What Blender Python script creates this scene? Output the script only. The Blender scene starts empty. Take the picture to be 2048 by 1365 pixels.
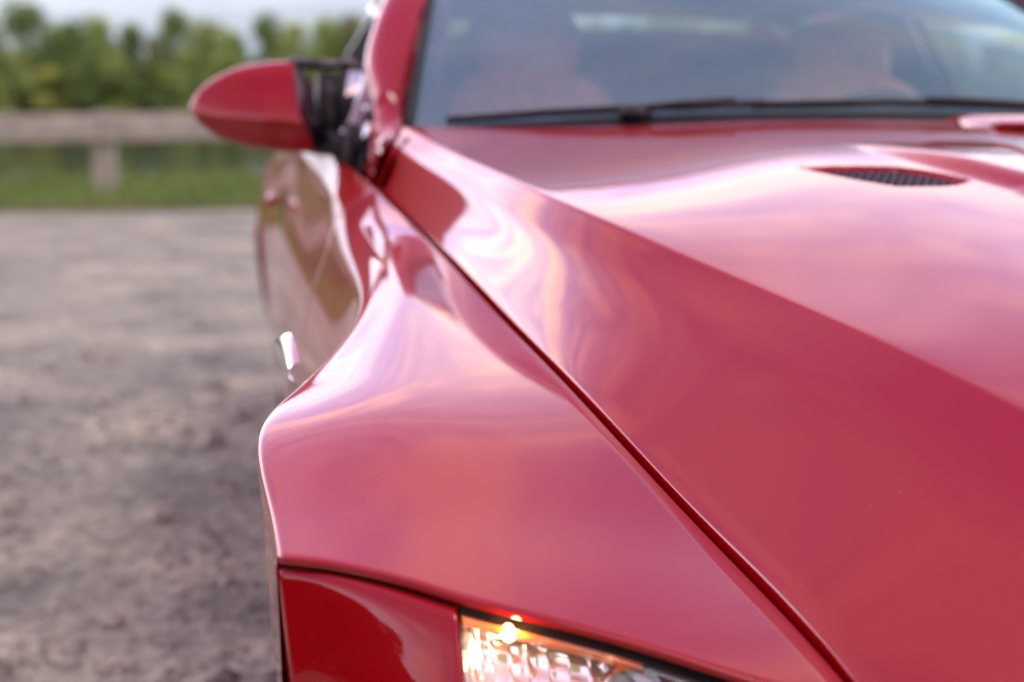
import bpy, math, random
import numpy as np
from mathutils import Vector, Matrix
R = math.radians
random.seed(7); rng = np.random.default_rng(7)
S = bpy.context.scene
COL = S.collection

# ------------------------------------------------------------------ camera
F = 2844.0; CX, CY = 1024.0, 682.5
CAMZ = 1.02
PITCH = math.atan((CY - 205) / F)
YAW = math.atan((CX - 515) / F * math.cos(PITCH))
cam_d = bpy.data.cameras.new('camera'); cam = bpy.data.objects.new('camera', cam_d); COL.objects.link(cam)
cam.location = (0, 0, CAMZ)
cam.rotation_euler = (math.pi/2 - PITCH, 0, -YAW)
cam_d.sensor_width = 36; cam_d.lens = F / 2048 * 36
cam_d.clip_start = 0.02; cam_d.clip_end = 3000
cam_d.dof.use_dof = True; cam_d.dof.focus_distance = 1.27; cam_d.dof.aperture_fstop = 3.0
S.camera = cam

# ------------------------------------------------------------------ world, sun, exposure
W = bpy.data.worlds.new('World'); S.world = W; W.use_nodes = True
SUN_EL, SUN_AZ = R(70), R(95)
LOBE = (-48, 42, 62, 1.0, 1.9)      # azimuth, elevation, half width, level elsewhere, level at the middle of the lit cloud bank
ZEN = (0.47, 0.29, 0.52, 1)
SKY = [(.06, (.72, .80, .92)), (.13, (2.2, 2.25, 2.35)), (.25, (3.9, 3.85, 4.1)), (.38, (3.3, 3.0, 3.25)), (.52, (1.4, .95, 1.35)), (.70, (.58, .35, .58))]
def build_world():
    nt = W.node_tree; nt.nodes.clear(); N = nt.nodes.new; L = nt.links.new
    out = N('ShaderNodeOutputWorld'); bg = N('ShaderNodeBackground')
    sky = N('ShaderNodeTexSky'); sky.sky_type = 'NISHITA'; sky.sun_disc = False
    sky.sun_elevation = SUN_EL; sky.sun_rotation = SUN_AZ; sky.air_density = 1.0; sky.dust_density = 2.5
    skm = N('ShaderNodeVectorMath'); skm.operation = 'SCALE'; skm.inputs['Scale'].default_value = 0.085
    L(sky.outputs[0], skm.inputs[0])
    tc = N('ShaderNodeTexCoord'); sep = N('ShaderNodeSeparateXYZ'); L(tc.outputs['Generated'], sep.inputs[0])
    zc = N('ShaderNodeMath'); zc.operation = 'MAXIMUM'; zc.inputs[1].default_value = 0.0; L(sep.outputs[2], zc.inputs[0])
    za = N('ShaderNodeMath'); za.inputs[1].default_value = 0.16; L(zc.outputs[0], za.inputs[0])
    dx = N('ShaderNodeMath'); dx.operation = 'DIVIDE'; L(sep.outputs[0], dx.inputs[0]); L(za.outputs[0], dx.inputs[1])
    dy = N('ShaderNodeMath'); dy.operation = 'DIVIDE'; L(sep.outputs[1], dy.inputs[0]); L(za.outputs[0], dy.inputs[1])
    cmb = N('ShaderNodeCombineXYZ'); L(dx.outputs[0], cmb.inputs[0]); L(dy.outputs[0], cmb.inputs[1])
    mp = N('ShaderNodeMapping'); mp.inputs['Rotation'].default_value = (0, 0, R(35)); mp.inputs['Scale'].default_value = (0.55, 1.1, 1)
    L(cmb.outputs[0], mp.inputs[0])
    n1 = N('ShaderNodeTexNoise'); n1.inputs['Scale'].default_value = 3.6; n1.inputs['Detail'].default_value = 9
    n1.inputs['Roughness'].default_value = 0.66; n1.inputs['Distortion'].default_value = 0.7; L(mp.outputs[0], n1.inputs[0])
    n2 = N('ShaderNodeTexNoise'); n2.inputs['Scale'].default_value = 0.5; n2.inputs['Detail'].default_value = 3
    n2.inputs['Distortion'].default_value = 0.8; L(mp.outputs[0], n2.inputs[0])
    # evening sky: pale near the horizon, brightest in the band above it, lilac overhead
    pr = N('ShaderNodeValToRGB'); pr.color_ramp.interpolation = 'B_SPLINE'; e = pr.color_ramp.elements
    dv = lambda c: tuple(x/5 for x in c[:3])+(1,)          # ramps hold 0..1, so the gain is put back below
    e[0].position = 0.0; e[0].color = dv((0.50, 0.60, 0.75)); e[1].position = 1.0; e[1].color = dv(ZEN)
    for p_, c_ in SKY: q = e.new(p_); q.color = dv(c_)
    L(zc.outputs[0], pr.inputs[0])
    # cloud streaks: lilac gaps, peach cloud
    r1 = N('ShaderNodeValToRGB'); e = r1.color_ramp.elements
    e[0].position = 0.40; e[0].color = (0.32, 0.33, 0.46, 1)
    e[1].position = 0.60; e[1].color = (0.80, 0.62, 0.49, 1)
    m = r1.color_ramp.elements.new(0.51); m.color = (0.49, 0.47, 0.50, 1)
    L(n1.outputs[0], r1.inputs[0])
    r2 = N('ShaderNodeValToRGB'); e = r2.color_ramp.elements
    e[0].position = 0.38; e[0].color = (0.43, 0.43, 0.46, 1); e[1].position = 0.62; e[1].color = (0.57, 0.55, 0.54, 1)
    L(n2.outputs[0], r2.inputs[0])
    mul = N('ShaderNodeMix'); mul.data_type = 'RGBA'; mul.blend_type = 'MULTIPLY'; mul.inputs[0].default_value = 1.0
    L(r1.outputs[0], mul.inputs[6]); L(r2.outputs[0], mul.inputs[7])
    # clouds thin out close to the horizon
    hr = N('ShaderNodeMapRange'); hr.inputs[1].default_value = 0.02; hr.inputs[2].default_value = 0.16
    hr.inputs[3].default_value = 0.0; hr.inputs[4].default_value = 1.0; L(sep.outputs[2], hr.inputs[0])
    cl = N('ShaderNodeMix'); cl.data_type = 'RGBA'; cl.inputs[6].default_value = (.25, .25, .25, 1); L(hr.outputs[0], cl.inputs[0]); L(mul.outputs[2], cl.inputs[7])
    hz = N('ShaderNodeMix'); hz.data_type = 'RGBA'; hz.blend_type = 'MULTIPLY'; hz.inputs[0].default_value = 1.0
    L(pr.outputs[0], hz.inputs[6]); L(cl.outputs[2], hz.inputs[7])
    # the side of the evening light is brighter than the far side
    az, el = R(LOBE[0]), R(LOBE[1])
    dt = N('ShaderNodeVectorMath'); dt.operation = 'DOT_PRODUCT'; dt.inputs[1].default_value = (math.sin(az)*math.cos(el), math.cos(az)*math.cos(el), math.sin(el))
    L(tc.outputs['Generated'], dt.inputs[0])
    lb = N('ShaderNodeMapRange'); lb.interpolation_type = 'SMOOTHSTEP'; lb.inputs[1].default_value = math.cos(R(LOBE[2])); lb.inputs[2].default_value = 1.0
    lb.inputs[3].default_value = LOBE[3]*20; lb.inputs[4].default_value = LOBE[4]*20; L(dt.outputs['Value'], lb.inputs[0])
    h2 = N('ShaderNodeVectorMath'); h2.operation = 'SCALE'; L(hz.outputs[2], h2.inputs[0]); L(lb.outputs[0], h2.inputs['Scale'])
    mx = N('ShaderNodeMix'); mx.data_type = 'RGBA'; mx.inputs[0].default_value = 0.88
    L(skm.outputs[0], mx.inputs[6]); L(h2.outputs[0], mx.inputs[7])
    L(mx.outputs[2], bg.inputs['Color']); bg.inputs['Strength'].default_value = 1.0
    L(bg.outputs[0], out.inputs[0])
build_world()
sl = bpy.data.lights.new('sun', 'SUN'); sl.energy = 0.8; sl.angle = R(20); sl.color = (1.0, 0.90, 0.82)
so = bpy.data.objects.new('sun', sl); COL.objects.link(so)
so.rotation_euler = (math.pi/2 - SUN_EL, 0, math.pi - SUN_AZ)
S.view_settings.view_transform = 'Standard'; S.view_settings.look = 'None'
S.view_settings.exposure = -0.25; S.view_settings.gamma = 1.0; S.view_settings.use_curve_mapping = False
S.render.engine = 'CYCLES'
S.cycles.max_bounces = 10; S.cycles.transparent_max_bounces = 24; S.cycles.glossy_bounces = 5; S.cycles.caustics_refractive = False
S.cycles.sample_clamp_indirect = 6

# ------------------------------------------------------------------ helpers
FW = np.array([math.sin(YAW)*math.cos(PITCH), math.cos(YAW)*math.cos(PITCH), -math.sin(PITCH)])
RT = np.array([math.cos(YAW), -math.sin(YAW), 0.0])
UP = np.cross(RT, FW)
EYE = np.array([0, 0, CAMZ])
def at(px, py, Y):
    d = FW + RT*(px-CX)/F + UP*(CY-py)/F
    return EYE + d*(Y/d[1])
def proj(p):
    v = np.asarray(p, float) - EYE; z = v @ FW
    return CX + F*(v@RT)/z, CY - F*(v@UP)/z

def natspline(xs, ys):
    xs = np.asarray(xs, float); ys = np.asarray(ys, float)
    one = ys.ndim == 1
    if one: ys = ys[:, None]
    n = len(xs); h = np.diff(xs); A = np.zeros((n, n)); B = np.zeros((n, ys.shape[1]))
    A[0, 0] = A[-1, -1] = 1
    for i in range(1, n-1):
        A[i, i-1] = h[i-1]; A[i, i] = 2*(h[i-1]+h[i]); A[i, i+1] = h[i]
        B[i] = 6*((ys[i+1]-ys[i])/h[i] - (ys[i]-ys[i-1])/h[i-1])
    M = np.linalg.solve(A, B)
    def f(x):
        x = np.asarray(x, float); sc = x.ndim == 0; x = np.atleast_1d(x)
        i = np.clip(np.searchsorted(xs, x)-1, 0, n-2); H = h[i][:, None]
        a = (xs[i+1]-x)[:, None]; b = (x-xs[i])[:, None]
        r = M[i]*a**3/(6*H) + M[i+1]*b**3/(6*H) + (ys[i]/H - M[i]*H/6)*a + (ys[i+1]/H - M[i+1]*H/6)*b
        # linear outside
        lo = x < xs[0]; hi = x > xs[-1]
        if lo.any():
            s0 = (ys[1]-ys[0])/h[0] - h[0]*(2*M[0]+M[1])/6; r[lo] = ys[0] + s0*(x[lo]-xs[0])[:, None]
        if hi.any():
            s1 = (ys[-1]-ys[-2])/h[-1] + h[-1]*(2*M[-1]+M[-2])/6; r[hi] = ys[-1] + s1*(x[hi]-xs[-1])[:, None]
        if one: r = r[:, 0]
        return r[0] if sc else r
    return f
def bspline_basis(n, us):
    k = 3; kn = np.concatenate([[0]*k, np.linspace(0, 1, n-k+1), [1]*k])
    us = np.clip(np.asarray(us, float), 0, 1-1e-9)
    B = np.zeros((len(us), len(kn)-1))
    for i in range(len(kn)-1): B[:, i] = (us >= kn[i]) & (us < kn[i+1])
    for d in range(1, k+1):
        Bn = np.zeros((len(us), len(kn)-1-d))
        for i in range(len(kn)-1-d):
            a = kn[i+d]-kn[i]; b = kn[i+d+1]-kn[i+1]
            t = 0
            if a > 0: t = t + (us-kn[i])/a*B[:, i]
            if b > 0: t = t + (kn[i+d+1]-us)/b*B[:, i+1]
            Bn[:, i] = t
        B = Bn
    return B
def smooth(a, b, x):
    t = np.clip((np.asarray(x, float)-a)/(b-a), 0, 1); return t*t*(3-2*t)

CAR = None; CC = 1.00          # centre line of the car
def setp(o, label=None, cat=None, group=None, kind=None):
    if label: o['label'] = label
    if cat: o['category'] = cat
    if group: o['group'] = group
    if kind: o['kind'] = kind
    return o
def mesh_obj(name, verts, faces, mat, parent=None, smoothf=True, sharp=None):
    me = bpy.data.meshes.new(name)
    me.from_pydata([tuple(map(float, v)) for v in verts], [], faces); me.update()
    if smoothf: me.shade_smooth()
    if sharp is not None: me.set_sharp_from_angle(angle=R(sharp))
    if mat is not None: me.materials.append(mat)
    o = bpy.data.objects.new(name, me); COL.objects.link(o)
    if parent is not None:
        o.parent = parent; o.matrix_parent_inverse = Matrix.Translation(-world_loc(parent))
    return o
def world_loc(o):
    v = Vector((0, 0, 0))
    while o is not None:
        v += Vector(o.location) + o.matrix_parent_inverse.translation if o.parent else Vector(o.location)
        o = o.parent
    return v
def empty(name, loc):
    o = bpy.data.objects.new(name, None); COL.objects.link(o); o.location = loc; return o
class MB:
    def __init__(s): s.v = []; s.f = []
    def add(s, v, f):
        n = len(s.v); s.v += [tuple(map(float, p)) for p in v]; s.f += [tuple(i+n for i in q) for q in f]
    def grid(s, P, closeu=False, closev=False, flip=False):
        P = np.asarray(P, float); a, b = P.shape[:2]
        f = []
        for i in range(a if closeu else a-1):
            for j in range(b if closev else b-1):
                q = (i*b+j, ((i+1) % a)*b+j, ((i+1) % a)*b+(j+1) % b, i*b+(j+1) % b)
                f.append(q[::-1] if flip else q)
        s.add(P.reshape(-1, 3), f)
    def box(s, c, d, rot=None):
        c = Vector(c); v = []
        for x in (-1, 1):
            for y in (-1, 1):
                for z in (-1, 1):
                    p = Vector((x*d[0]/2, y*d[1]/2, z*d[2]/2))
                    if rot is not None: p = rot @ p
                    v.append(c+p)
        s.add(v, [(0, 1, 3, 2), (4, 6, 7, 5), (0, 4, 5, 1), (2, 3, 7, 6), (0, 2, 6, 4), (1, 5, 7, 3)])
    def tube(s, pts, rad, n=10, flat=1.0, cap=True):
        pts = [Vector(p) for p in pts]; k = len(pts)
        if not hasattr(rad, '__len__'): rad = [rad]*k
        rings = []
        for i, p in enumerate(pts):
            t = (pts[min(i+1, k-1)]-pts[max(i-1, 0)]).normalized()
            u = t.cross(Vector((0, 0, 1)));  u = u.normalized() if u.length > 1e-4 else Vector((1, 0, 0))
            w = u.cross(t).normalized()
            rings.append([p+u*rad[i]*math.cos(2*math.pi*j/n)+w*rad[i]*flat*math.sin(2*math.pi*j/n) for j in range(n)])
        b = len(s.v); s.grid(rings, closev=True)
        if cap: s.f += [tuple(b+j for j in range(n)), tuple(b+(k-1)*n+j for j in reversed(range(n)))]
    def ellipsoid(s, c, r, n=16, m=10, rot=None, pw=1.0):
        P = []
        for i in range(m+1):
            th = math.pi*i/m; row = []
            for j in range(n):
                ph = 2*math.pi*j/n
                sg = lambda v: math.copysign(abs(v)**pw, v)
                q = Vector((r[0]*sg(math.sin(th))*sg(math.cos(ph)), r[1]*sg(math.sin(th))*sg(math.sin(ph)), r[2]*sg(math.cos(th))))
                if rot is not None: q = rot @ q
                row.append(Vector(c)+q)
            P.append(row)
        s.grid(P, closev=True)
    def build(s, name, mat, parent=None, smoothf=True, sharp=None):
        return mesh_obj(name, s.v, s.f, mat, parent, smoothf, sharp)
def mir(P):
    P = np.array(P, float).copy(); P[..., 0] = 2*CC - P[..., 0]; return P
def both(name, P, mat, parent, thick=None, **k):
    """a panel and its mirror image on the other side of the car"""
    m = MB(); m.grid(P); a = m.build(name, mat, parent, **k)
    m = MB(); m.grid(mir(P), flip=True); b = m.build(name, mat, parent, **k)
    return a, b
def mirror_mb(mb):
    m = MB(); m.v = [(2*CC-x, y, z) for x, y, z in mb.v]; m.f = [tuple(reversed(q)) for q in mb.f]; return m
def both_mb(name, mb, mat, parent, **k):
    return mb.build(name, mat, parent, **k), mirror_mb(mb).build(name, mat, parent, **k)

# ------------------------------------------------------------------ materials
def pbr(name, col, rough=0.5, metal=0.0, coat=0.0, spec=0.5, noise=None, **kw):
    m = bpy.data.materials.new(name); m.use_nodes = True; nt = m.node_tree; b = nt.nodes['Principled BSDF']
    b.inputs['Base Color'].default_value = (*col, 1); b.inputs['Roughness'].default_value = rough
    b.inputs['Metallic'].default_value = metal; b.inputs['Coat Weight'].default_value = coat
    b.inputs['Specular IOR Level'].default_value = spec; b.inputs['Coat Roughness'].default_value = 0.02
    for k, v in kw.items(): b.inputs[k].default_value = v
    if noise:
        sc, amt, bump = noise
        tc = nt.nodes.new('ShaderNodeTexCoord'); n = nt.nodes.new('ShaderNodeTexNoise'); n.inputs['Scale'].default_value = sc
        n.inputs['Detail'].default_value = 5; nt.links.new(tc.outputs['Object'], n.inputs[0])
        mr = nt.nodes.new('ShaderNodeMapRange'); mr.inputs[1].default_value = .3; mr.inputs[2].default_value = .7
        mr.inputs[3].default_value = 1-amt; mr.inputs[4].default_value = 1+amt; nt.links.new(n.outputs[0], mr.inputs[0])
        vm = nt.nodes.new('ShaderNodeVectorMath'); vm.operation = 'SCALE'; vm.inputs[0].default_value = col
        nt.links.new(mr.outputs[0], vm.inputs['Scale']); nt.links.new(vm.outputs[0], b.inputs['Base Color'])
        if bump:
            bp = nt.nodes.new('ShaderNodeBump'); bp.inputs['Distance'].default_value = bump; nt.links.new(n.outputs[0], bp.inputs['Height'])
            nt.links.new(bp.outputs[0], b.inputs['Normal'])
    return m
M = {}
def paint():
    m = pbr('red_paint', (0.41, 0.0015, 0.006), rough=0.38, coat=1.0, spec=0.05)
    nt = m.node_tree; b = nt.nodes['Principled BSDF']
    b.inputs['Coat IOR'].default_value = 1.7; b.inputs['Coat Roughness'].default_value = 0.015
    tc = nt.nodes.new('ShaderNodeTexCoord')
    n = nt.nodes.new('ShaderNodeTexNoise'); n.inputs['Scale'].default_value = 260; n.inputs['Detail'].default_value = 1
    nt.links.new(tc.outputs['Object'], n.inputs[0])
    bp = nt.nodes.new('ShaderNodeBump'); bp.inputs['Strength'].default_value = 0.35; bp.inputs['Distance'].default_value = 0.00005
    nt.links.new(n.outputs[0], bp.inputs['Height']); nt.links.new(bp.outputs[0], b.inputs['Coat Normal'])
    # metal flake
    fl = nt.nodes.new('ShaderNodeTexNoise'); fl.inputs['Scale'].default_value = 2600; fl.inputs['Detail'].default_value = 0
    nt.links.new(tc.outputs['Object'], fl.inputs[0])
    mr = nt.nodes.new('ShaderNodeMapRange'); mr.inputs[1].default_value = .3; mr.inputs[2].default_value = .7
    mr.inputs[3].default_value = .9; mr.inputs[4].default_value = 1.1; nt.links.new(fl.outputs[0], mr.inputs[0])
    vm = nt.nodes.new('ShaderNodeVectorMath'); vm.operation = 'SCALE'; vm.inputs[0].default_value = (0.41, 0.0015, 0.006)
    nt.links.new(mr.outputs[0], vm.inputs['Scale'])
    # a few specks of road dust
    vo = nt.nodes.new('ShaderNodeTexVoronoi'); vo.inputs['Scale'].default_value = 75; nt.links.new(tc.outputs['Object'], vo.inputs['Vector'])
    n3 = nt.nodes.new('ShaderNodeTexNoise'); n3.inputs['Scale'].default_value = 9; nt.links.new(tc.outputs['Object'], n3.inputs[0])
    sz = nt.nodes.new('ShaderNodeMapRange'); sz.inputs[1].default_value = .45; sz.inputs[2].default_value = .7; sz.inputs[3].default_value = 0; sz.inputs[4].default_value = .06; nt.links.new(n3.outputs[0], sz.inputs[0])
    ls = nt.nodes.new('ShaderNodeMath'); ls.operation = 'LESS_THAN'; nt.links.new(vo.outputs['Distance'], ls.inputs[0]); nt.links.new(sz.outputs[0], ls.inputs[1])
    k = nt.nodes.new('ShaderNodeMath'); k.operation = 'MULTIPLY'; k.inputs[1].default_value = .45; nt.links.new(ls.outputs[0], k.inputs[0])
    mxx = nt.nodes.new('ShaderNodeMix'); mxx.data_type = 'RGBA'; mxx.inputs[7].default_value = (.38, .30, .26, 1)
    nt.links.new(k.outputs[0], mxx.inputs[0]); nt.links.new(vm.outputs[0], mxx.inputs[6]); nt.links.new(mxx.outputs[2], b.inputs['Base Color'])
    return m
M['paint'] = paint()
M['black_gloss'] = pbr('black_gloss', (0.012, 0.012, 0.014), rough=0.12, coat=1.0)
M['black_plastic'] = pbr('black_plastic', (0.018, 0.018, 0.02), rough=0.45)
M['rubber'] = pbr('rubber', (0.010, 0.010, 0.011), rough=0.6)
M['vent_mesh'] = pbr('vent_mesh', (0.02, 0.021, 0.026), rough=0.30, spec=0.6)
M['dark'] = pbr('dark_liner', (0.004, 0.004, 0.004), rough=0.9)
M['chrome'] = pbr('chrome', (0.82, 0.83, 0.85), rough=0.06, metal=1.0)
M['satin_metal'] = pbr('satin_metal', (0.75, 0.77, 0.80), rough=0.22, metal=1.0)
M['trim_metal'] = pbr('trim_metal', (0.34, 0.35, 0.37), rough=0.3, metal=1.0)
M['leather'] = pbr('seat_leather', (0.88, 0.34, 0.24), rough=0.5, noise=(30, .15, .0005))
M['trim'] = pbr('cabin_trim', (0.018, 0.018, 0.02), rough=0.65, noise=(60, .15, .0004))
M['headliner'] = pbr('headliner', (0.05, 0.05, 0.055), rough=0.9)
M['tyre'] = pbr('tyre', (0.02, 0.02, 0.02), rough=0.75, noise=(40, .2, .0006))
M['tail_red'] = pbr('tail_lamp', (0.30, 0.006, 0.008), rough=0.15, coat=1.0)
M['amber'] = pbr('amber_plastic', (0.90, 0.22, 0.02), rough=0.25, coat=.6)
M['reflector'] = pbr('lamp_reflector', (0.95, 0.95, 0.97), rough=0.09, metal=.75)
def glow(name, col, st):
    m = bpy.data.materials.new(name); m.use_nodes = True; b = m.node_tree.nodes['Principled BSDF']
    b.inputs['Base Color'].default_value = (*col, 1); b.inputs['Emission Color'].default_value = (*col, 1); b.inputs['Emission Strength'].default_value = st
    return m
M['bulb'] = glow('lit_bulb', (1.0, 0.62, 0.28), 18)
def schlick(nt, ior):
    N = nt.nodes.new; L = nt.links.new; f0 = ((ior-1)/(ior+1))**2
    g = N('ShaderNodeNewGeometry'); d = N('ShaderNodeVectorMath'); d.operation = 'DOT_PRODUCT'; L(g.outputs['Normal'], d.inputs[0]); L(g.outputs['Incoming'], d.inputs[1])
    a = N('ShaderNodeMath'); a.operation = 'ABSOLUTE'; L(d.outputs['Value'], a.inputs[0])
    b = N('ShaderNodeMath'); b.operation = 'SUBTRACT'; b.inputs[0].default_value = 1; L(a.outputs[0], b.inputs[1])
    c = N('ShaderNodeMath'); c.operation = 'POWER'; c.inputs[1].default_value = 5; L(b.outputs[0], c.inputs[0])
    m = N('ShaderNodeMath'); m.operation = 'MULTIPLY_ADD'; m.inputs[1].default_value = 1-f0; m.inputs[2].default_value = f0; L(c.outputs[0], m.inputs[0])
    return m
def glass(name, tint, ior, refl_rough=0.0):
    m = bpy.data.materials.new(name); m.use_nodes = True; nt = m.node_tree; nt.nodes.clear(); N = nt.nodes.new; L = nt.links.new
    o = N('ShaderNodeOutputMaterial'); mx = N('ShaderNodeMixShader'); fr = schlick(nt, ior)
    tr = N('ShaderNodeBsdfTransparent'); tr.inputs[0].default_value = (*tint, 1)
    gl = N('ShaderNodeBsdfGlossy'); gl.inputs['Roughness'].default_value = refl_rough
    L(fr.outputs[0], mx.inputs[0]); L(tr.outputs[0], mx.inputs[1]); L(gl.outputs[0], mx.inputs[2]); L(mx.outputs[0], o.inputs[0])
    return m, gl
M['windshield'], _g0 = glass('windshield_glass', (0.86, 0.95, 0.92), 2.35)
_g0.inputs[0].default_value = (0.52, 0.97, 1.0, 1)
_nt = M['windshield'].node_tree; _o = [n for n in _nt.nodes if n.type == 'OUTPUT_MATERIAL'][0]; _src = _o.inputs[0].links[0].from_socket   # blue-green haze mixed in to brighten the glass
_d = _nt.nodes.new('ShaderNodeBsdfDiffuse'); _d.inputs[0].default_value = (0.46, 0.86, 0.90, 1); _m = _nt.nodes.new('ShaderNodeMixShader')
_tc = _nt.nodes.new('ShaderNodeTexCoord'); _n = _nt.nodes.new('ShaderNodeTexNoise'); _n.inputs['Scale'].default_value = 5; _nt.links.new(_tc.outputs['Object'], _n.inputs[0])
_r = _nt.nodes.new('ShaderNodeMapRange'); _r.inputs[3].default_value = .16; _r.inputs[4].default_value = .27; _nt.links.new(_n.outputs[0], _r.inputs[0]); _nt.links.new(_r.outputs[0], _m.inputs[0])
_nt.links.new(_src, _m.inputs[1]); _nt.links.new(_d.outputs[0], _m.inputs[2]); _nt.links.new(_m.outputs[0], _o.inputs[0])
M['side_glass'], _g = glass('side_glass', (0.85, 0.9, 0.9), 1.4)
M['matte_black'] = pbr('matte_black_pane', (.004, .004, .005), rough=.8, spec=.02)  # opaque matte black, nothing shows through it
M['lens'], _g = glass('headlight_lens', (0.97, 0.98, 0.98), 1.55)

# ================================================================== THE CAR
car = empty('sports_car', (CC, 2.8, 0))
setp(car, 'glossy red sports coupe seen from its front corner, parked on the gravel', 'car')

# ---- guiding curves: (Y, px, py)
def curve(data):
    Y = [d[0] for d in data]; P = np.array([at(px, py, y) for y, px, py in data])
    return natspline(Y, P[:, [0, 2]])
gapc = curve([(0.87, 1735, 1430), (0.985, 1572, 1238), (1.13, 1390, 1050), (1.34, 1180, 822), (1.57, 1040, 678),
              (1.83, 925, 556), (2.13, 818, 447), (2.40, 745, 382), (2.52, 706, 343)])
crease = curve([(0.72, 2760, 1185), (0.90, 2330, 960), (1.03, 2048, 820), (1.25, 1700, 655), (1.52, 1318, 490),
                (1.87, 1040, 366), (2.25, 880, 293), (2.42, 812, 257)])
# rear part of the gap curve turns into the belt line under the side glass
Gz = [0.60, 0.87, 0.985, 1.13, 1.34, 1.57, 1.83, 2.13, 2.40, 2.52]
Gv = [gapc(y) for y in Gz] + [np.array(v) for v in ((.140, .912), (.122, .924), (.125, .930), (.150, .935), (.20, .925), (.27, .90))]
Gspl = natspline(Gz + [2.85, 3.2, 3.6, 4.1, 4.5, 5.0], Gv)
# shoulder where the flank turns down
sh = [(0.79, 570, 1500), (1.03, 551, 1112), (1.13, 534, 1000), (1.22, 523, 912), (1.30, 520, 838), (1.41, 586, 775),
      (1.62, 697, 655), (2.10, 691, 500), (2.60, 650, 400), (3.25, 602, 322), (3.8, 572, 308), (4.35, 536, 322), (5.0, 600, 330)]
shp = np.array([at(px, py, y) for y, px, py in sh])[:, [0, 2]]
Sspl = natspline([s[0] for s in sh], shp)
st = [0.72, 0.97, 1.12, 1.28, 1.42, 1.64, 1.88, 2.15, 2.6, 3.2, 3.8, 4.35, 5.0]
#      rS(sharpness), crown, side X at mid, side X at low, sill X
par = {0.72: (.010, .008, .016, .03, .06), 0.97: (.010, .007, .010, .02, .05), 1.12: (.010, .012, .002, .01, .04), 1.28: (.010, .016, -.002, .005, .03),
       1.42: (.011, .017, .016, .012, .03), 1.64: (.016, .013, .060, .035, .05), 1.88: (.022, .009, .065, .045, .06), 2.15: (.030, .006, .062, .045, .06),
       2.6: (.045, .005, .050, .035, .06), 3.2: (.04, .003, .035, .02, .05), 3.8: (.04, .004, .015, .0, .04), 4.35: (.04, .008, -.018, -.02, .03), 5.0: (.05, .01, .08, .06, .12)}
ctrl = []
for y in st:
    rS, cr, xm, xl, xs = par[y]; g = Gspl(y); s = Sspl(y); d = g-s; L_ = np.hypot(*d); d = d/L_
    nrm = np.array([-d[1], d[0]])
    if nrm[1] < 0: nrm = -nrm
    T1 = g + (s-g)*.30 + nrm*cr*.4; T2 = g + (s-g)*.65 + nrm*cr*1.0
    Sm = s + d*min(rS*2.0, L_*.3) + nrm*(.001+rS*.12)
    mid = np.array([xm, s[1]-.16]); dn = mid-s; dn /= np.hypot(*dn)
    Sp = s + dn*rS
    ctrl.append([g, T1, T2, Sm, s, Sp, s + (mid-s)*.5, mid, np.array([xl, .42]), np.array([xs, .24])])
ctrl = np.array(ctrl); NC = ctrl.shape[1]
cspl = natspline(st, ctrl.reshape(len(st), -1))
def flank(u, Y):
    """points of the right flank, u across (0 at gap/belt, 1 at sill), Y along"""
    u = np.asarray(u, float); Y = np.asarray(Y, float); sh_ = u.shape
    u = u.ravel(); Y = Y.ravel()
    C = cspl(Y).reshape(len(Y), NC, 2); B = bspline_basis(NC, u)
    p = np.einsum('ij,ijk->ik', B, C)
    return np.stack([p[:, 0], Y, p[:, 1]], -1).reshape(*sh_, 3)
U_S = 0.46                     # u just past the shoulder
# lower boundary (sill / wheel arches)
FWc, RWc, AR = (1.42, 0.33), (4.12, 0.335), 0.365
def zlow(Y):
    z = 0.24
    for c in (FWc, RWc):
        t = AR**2-(Y-c[0])**2
        if t > 0: z = max(z, c[1]+math.sqrt(t))
    return z
def u_end(Y):
    zl = zlow(Y); us = np.linspace(U_S, 1, 120); p = flank(us, np.full(120, Y)); i = np.argmax(p[:, 2] <= zl)
    return 1.0 if p[i, 2] > zl else us[i]
# front edge of the fender (shut line above bumper and headlight)
fe = natspline([540, 551, 640, 730, 820, 910, 1060, 1200, 1350, 1500, 1620, 1760], [1109, 1111, 1122, 1139, 1162, 1190, 1229, 1265, 1310, 1358, 1392, 1432])
def y_front(u):
    lo, hi = 0.60, 1.15
    for _ in range(40):
        m_ = (lo+hi)/2; x, y = proj(flank(np.array([u]), np.array([m_]))[0])
        if y > float(fe(x)): lo = m_
        else: hi = m_
    return (lo+hi)/2
uT = np.concatenate([np.linspace(0, .30, 40), np.linspace(.30, .56, 50)[1:]]); uB = np.linspace(0, 1, 26)[1:]
yf_cols = np.array([y_front(u) for u in uT]); 
iS = int(np.argmin(np.abs(uT-U_S*1.0)))
yf_cols[iS:] = yf_cols[iS]
YD1, YD2, YEND = 2.36, 3.62, 4.93
def y_door(u): return YD1 - 0.10*smooth(.2, 1, u)     # door shut line leans
def lip(P, axis, end, dirv, r=.003, depth=.018):
    """roll the border of a grid over into a small flange, so shut lines have depth"""
    P = np.moveaxis(P, axis, 0)
    e = P[-1] if end else P[0]; q = P[-2] if end else P[1]
    t = e-q; t /= np.maximum(np.linalg.norm(t, axis=-1, keepdims=True), 1e-9)
    dv = np.asarray(dirv, float)
    rows = [e + t*r*math.sin(a) + dv*r*(1-math.cos(a)) for a in (R(30), R(60), R(90))] + [e + t*r + dv*(r+depth*.3), e + t*r + dv*depth]
    P = np.concatenate([P, np.array(rows)]) if end else np.concatenate([np.array(rows[::-1]), P])
    return np.moveaxis(P, 0, axis)
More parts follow.
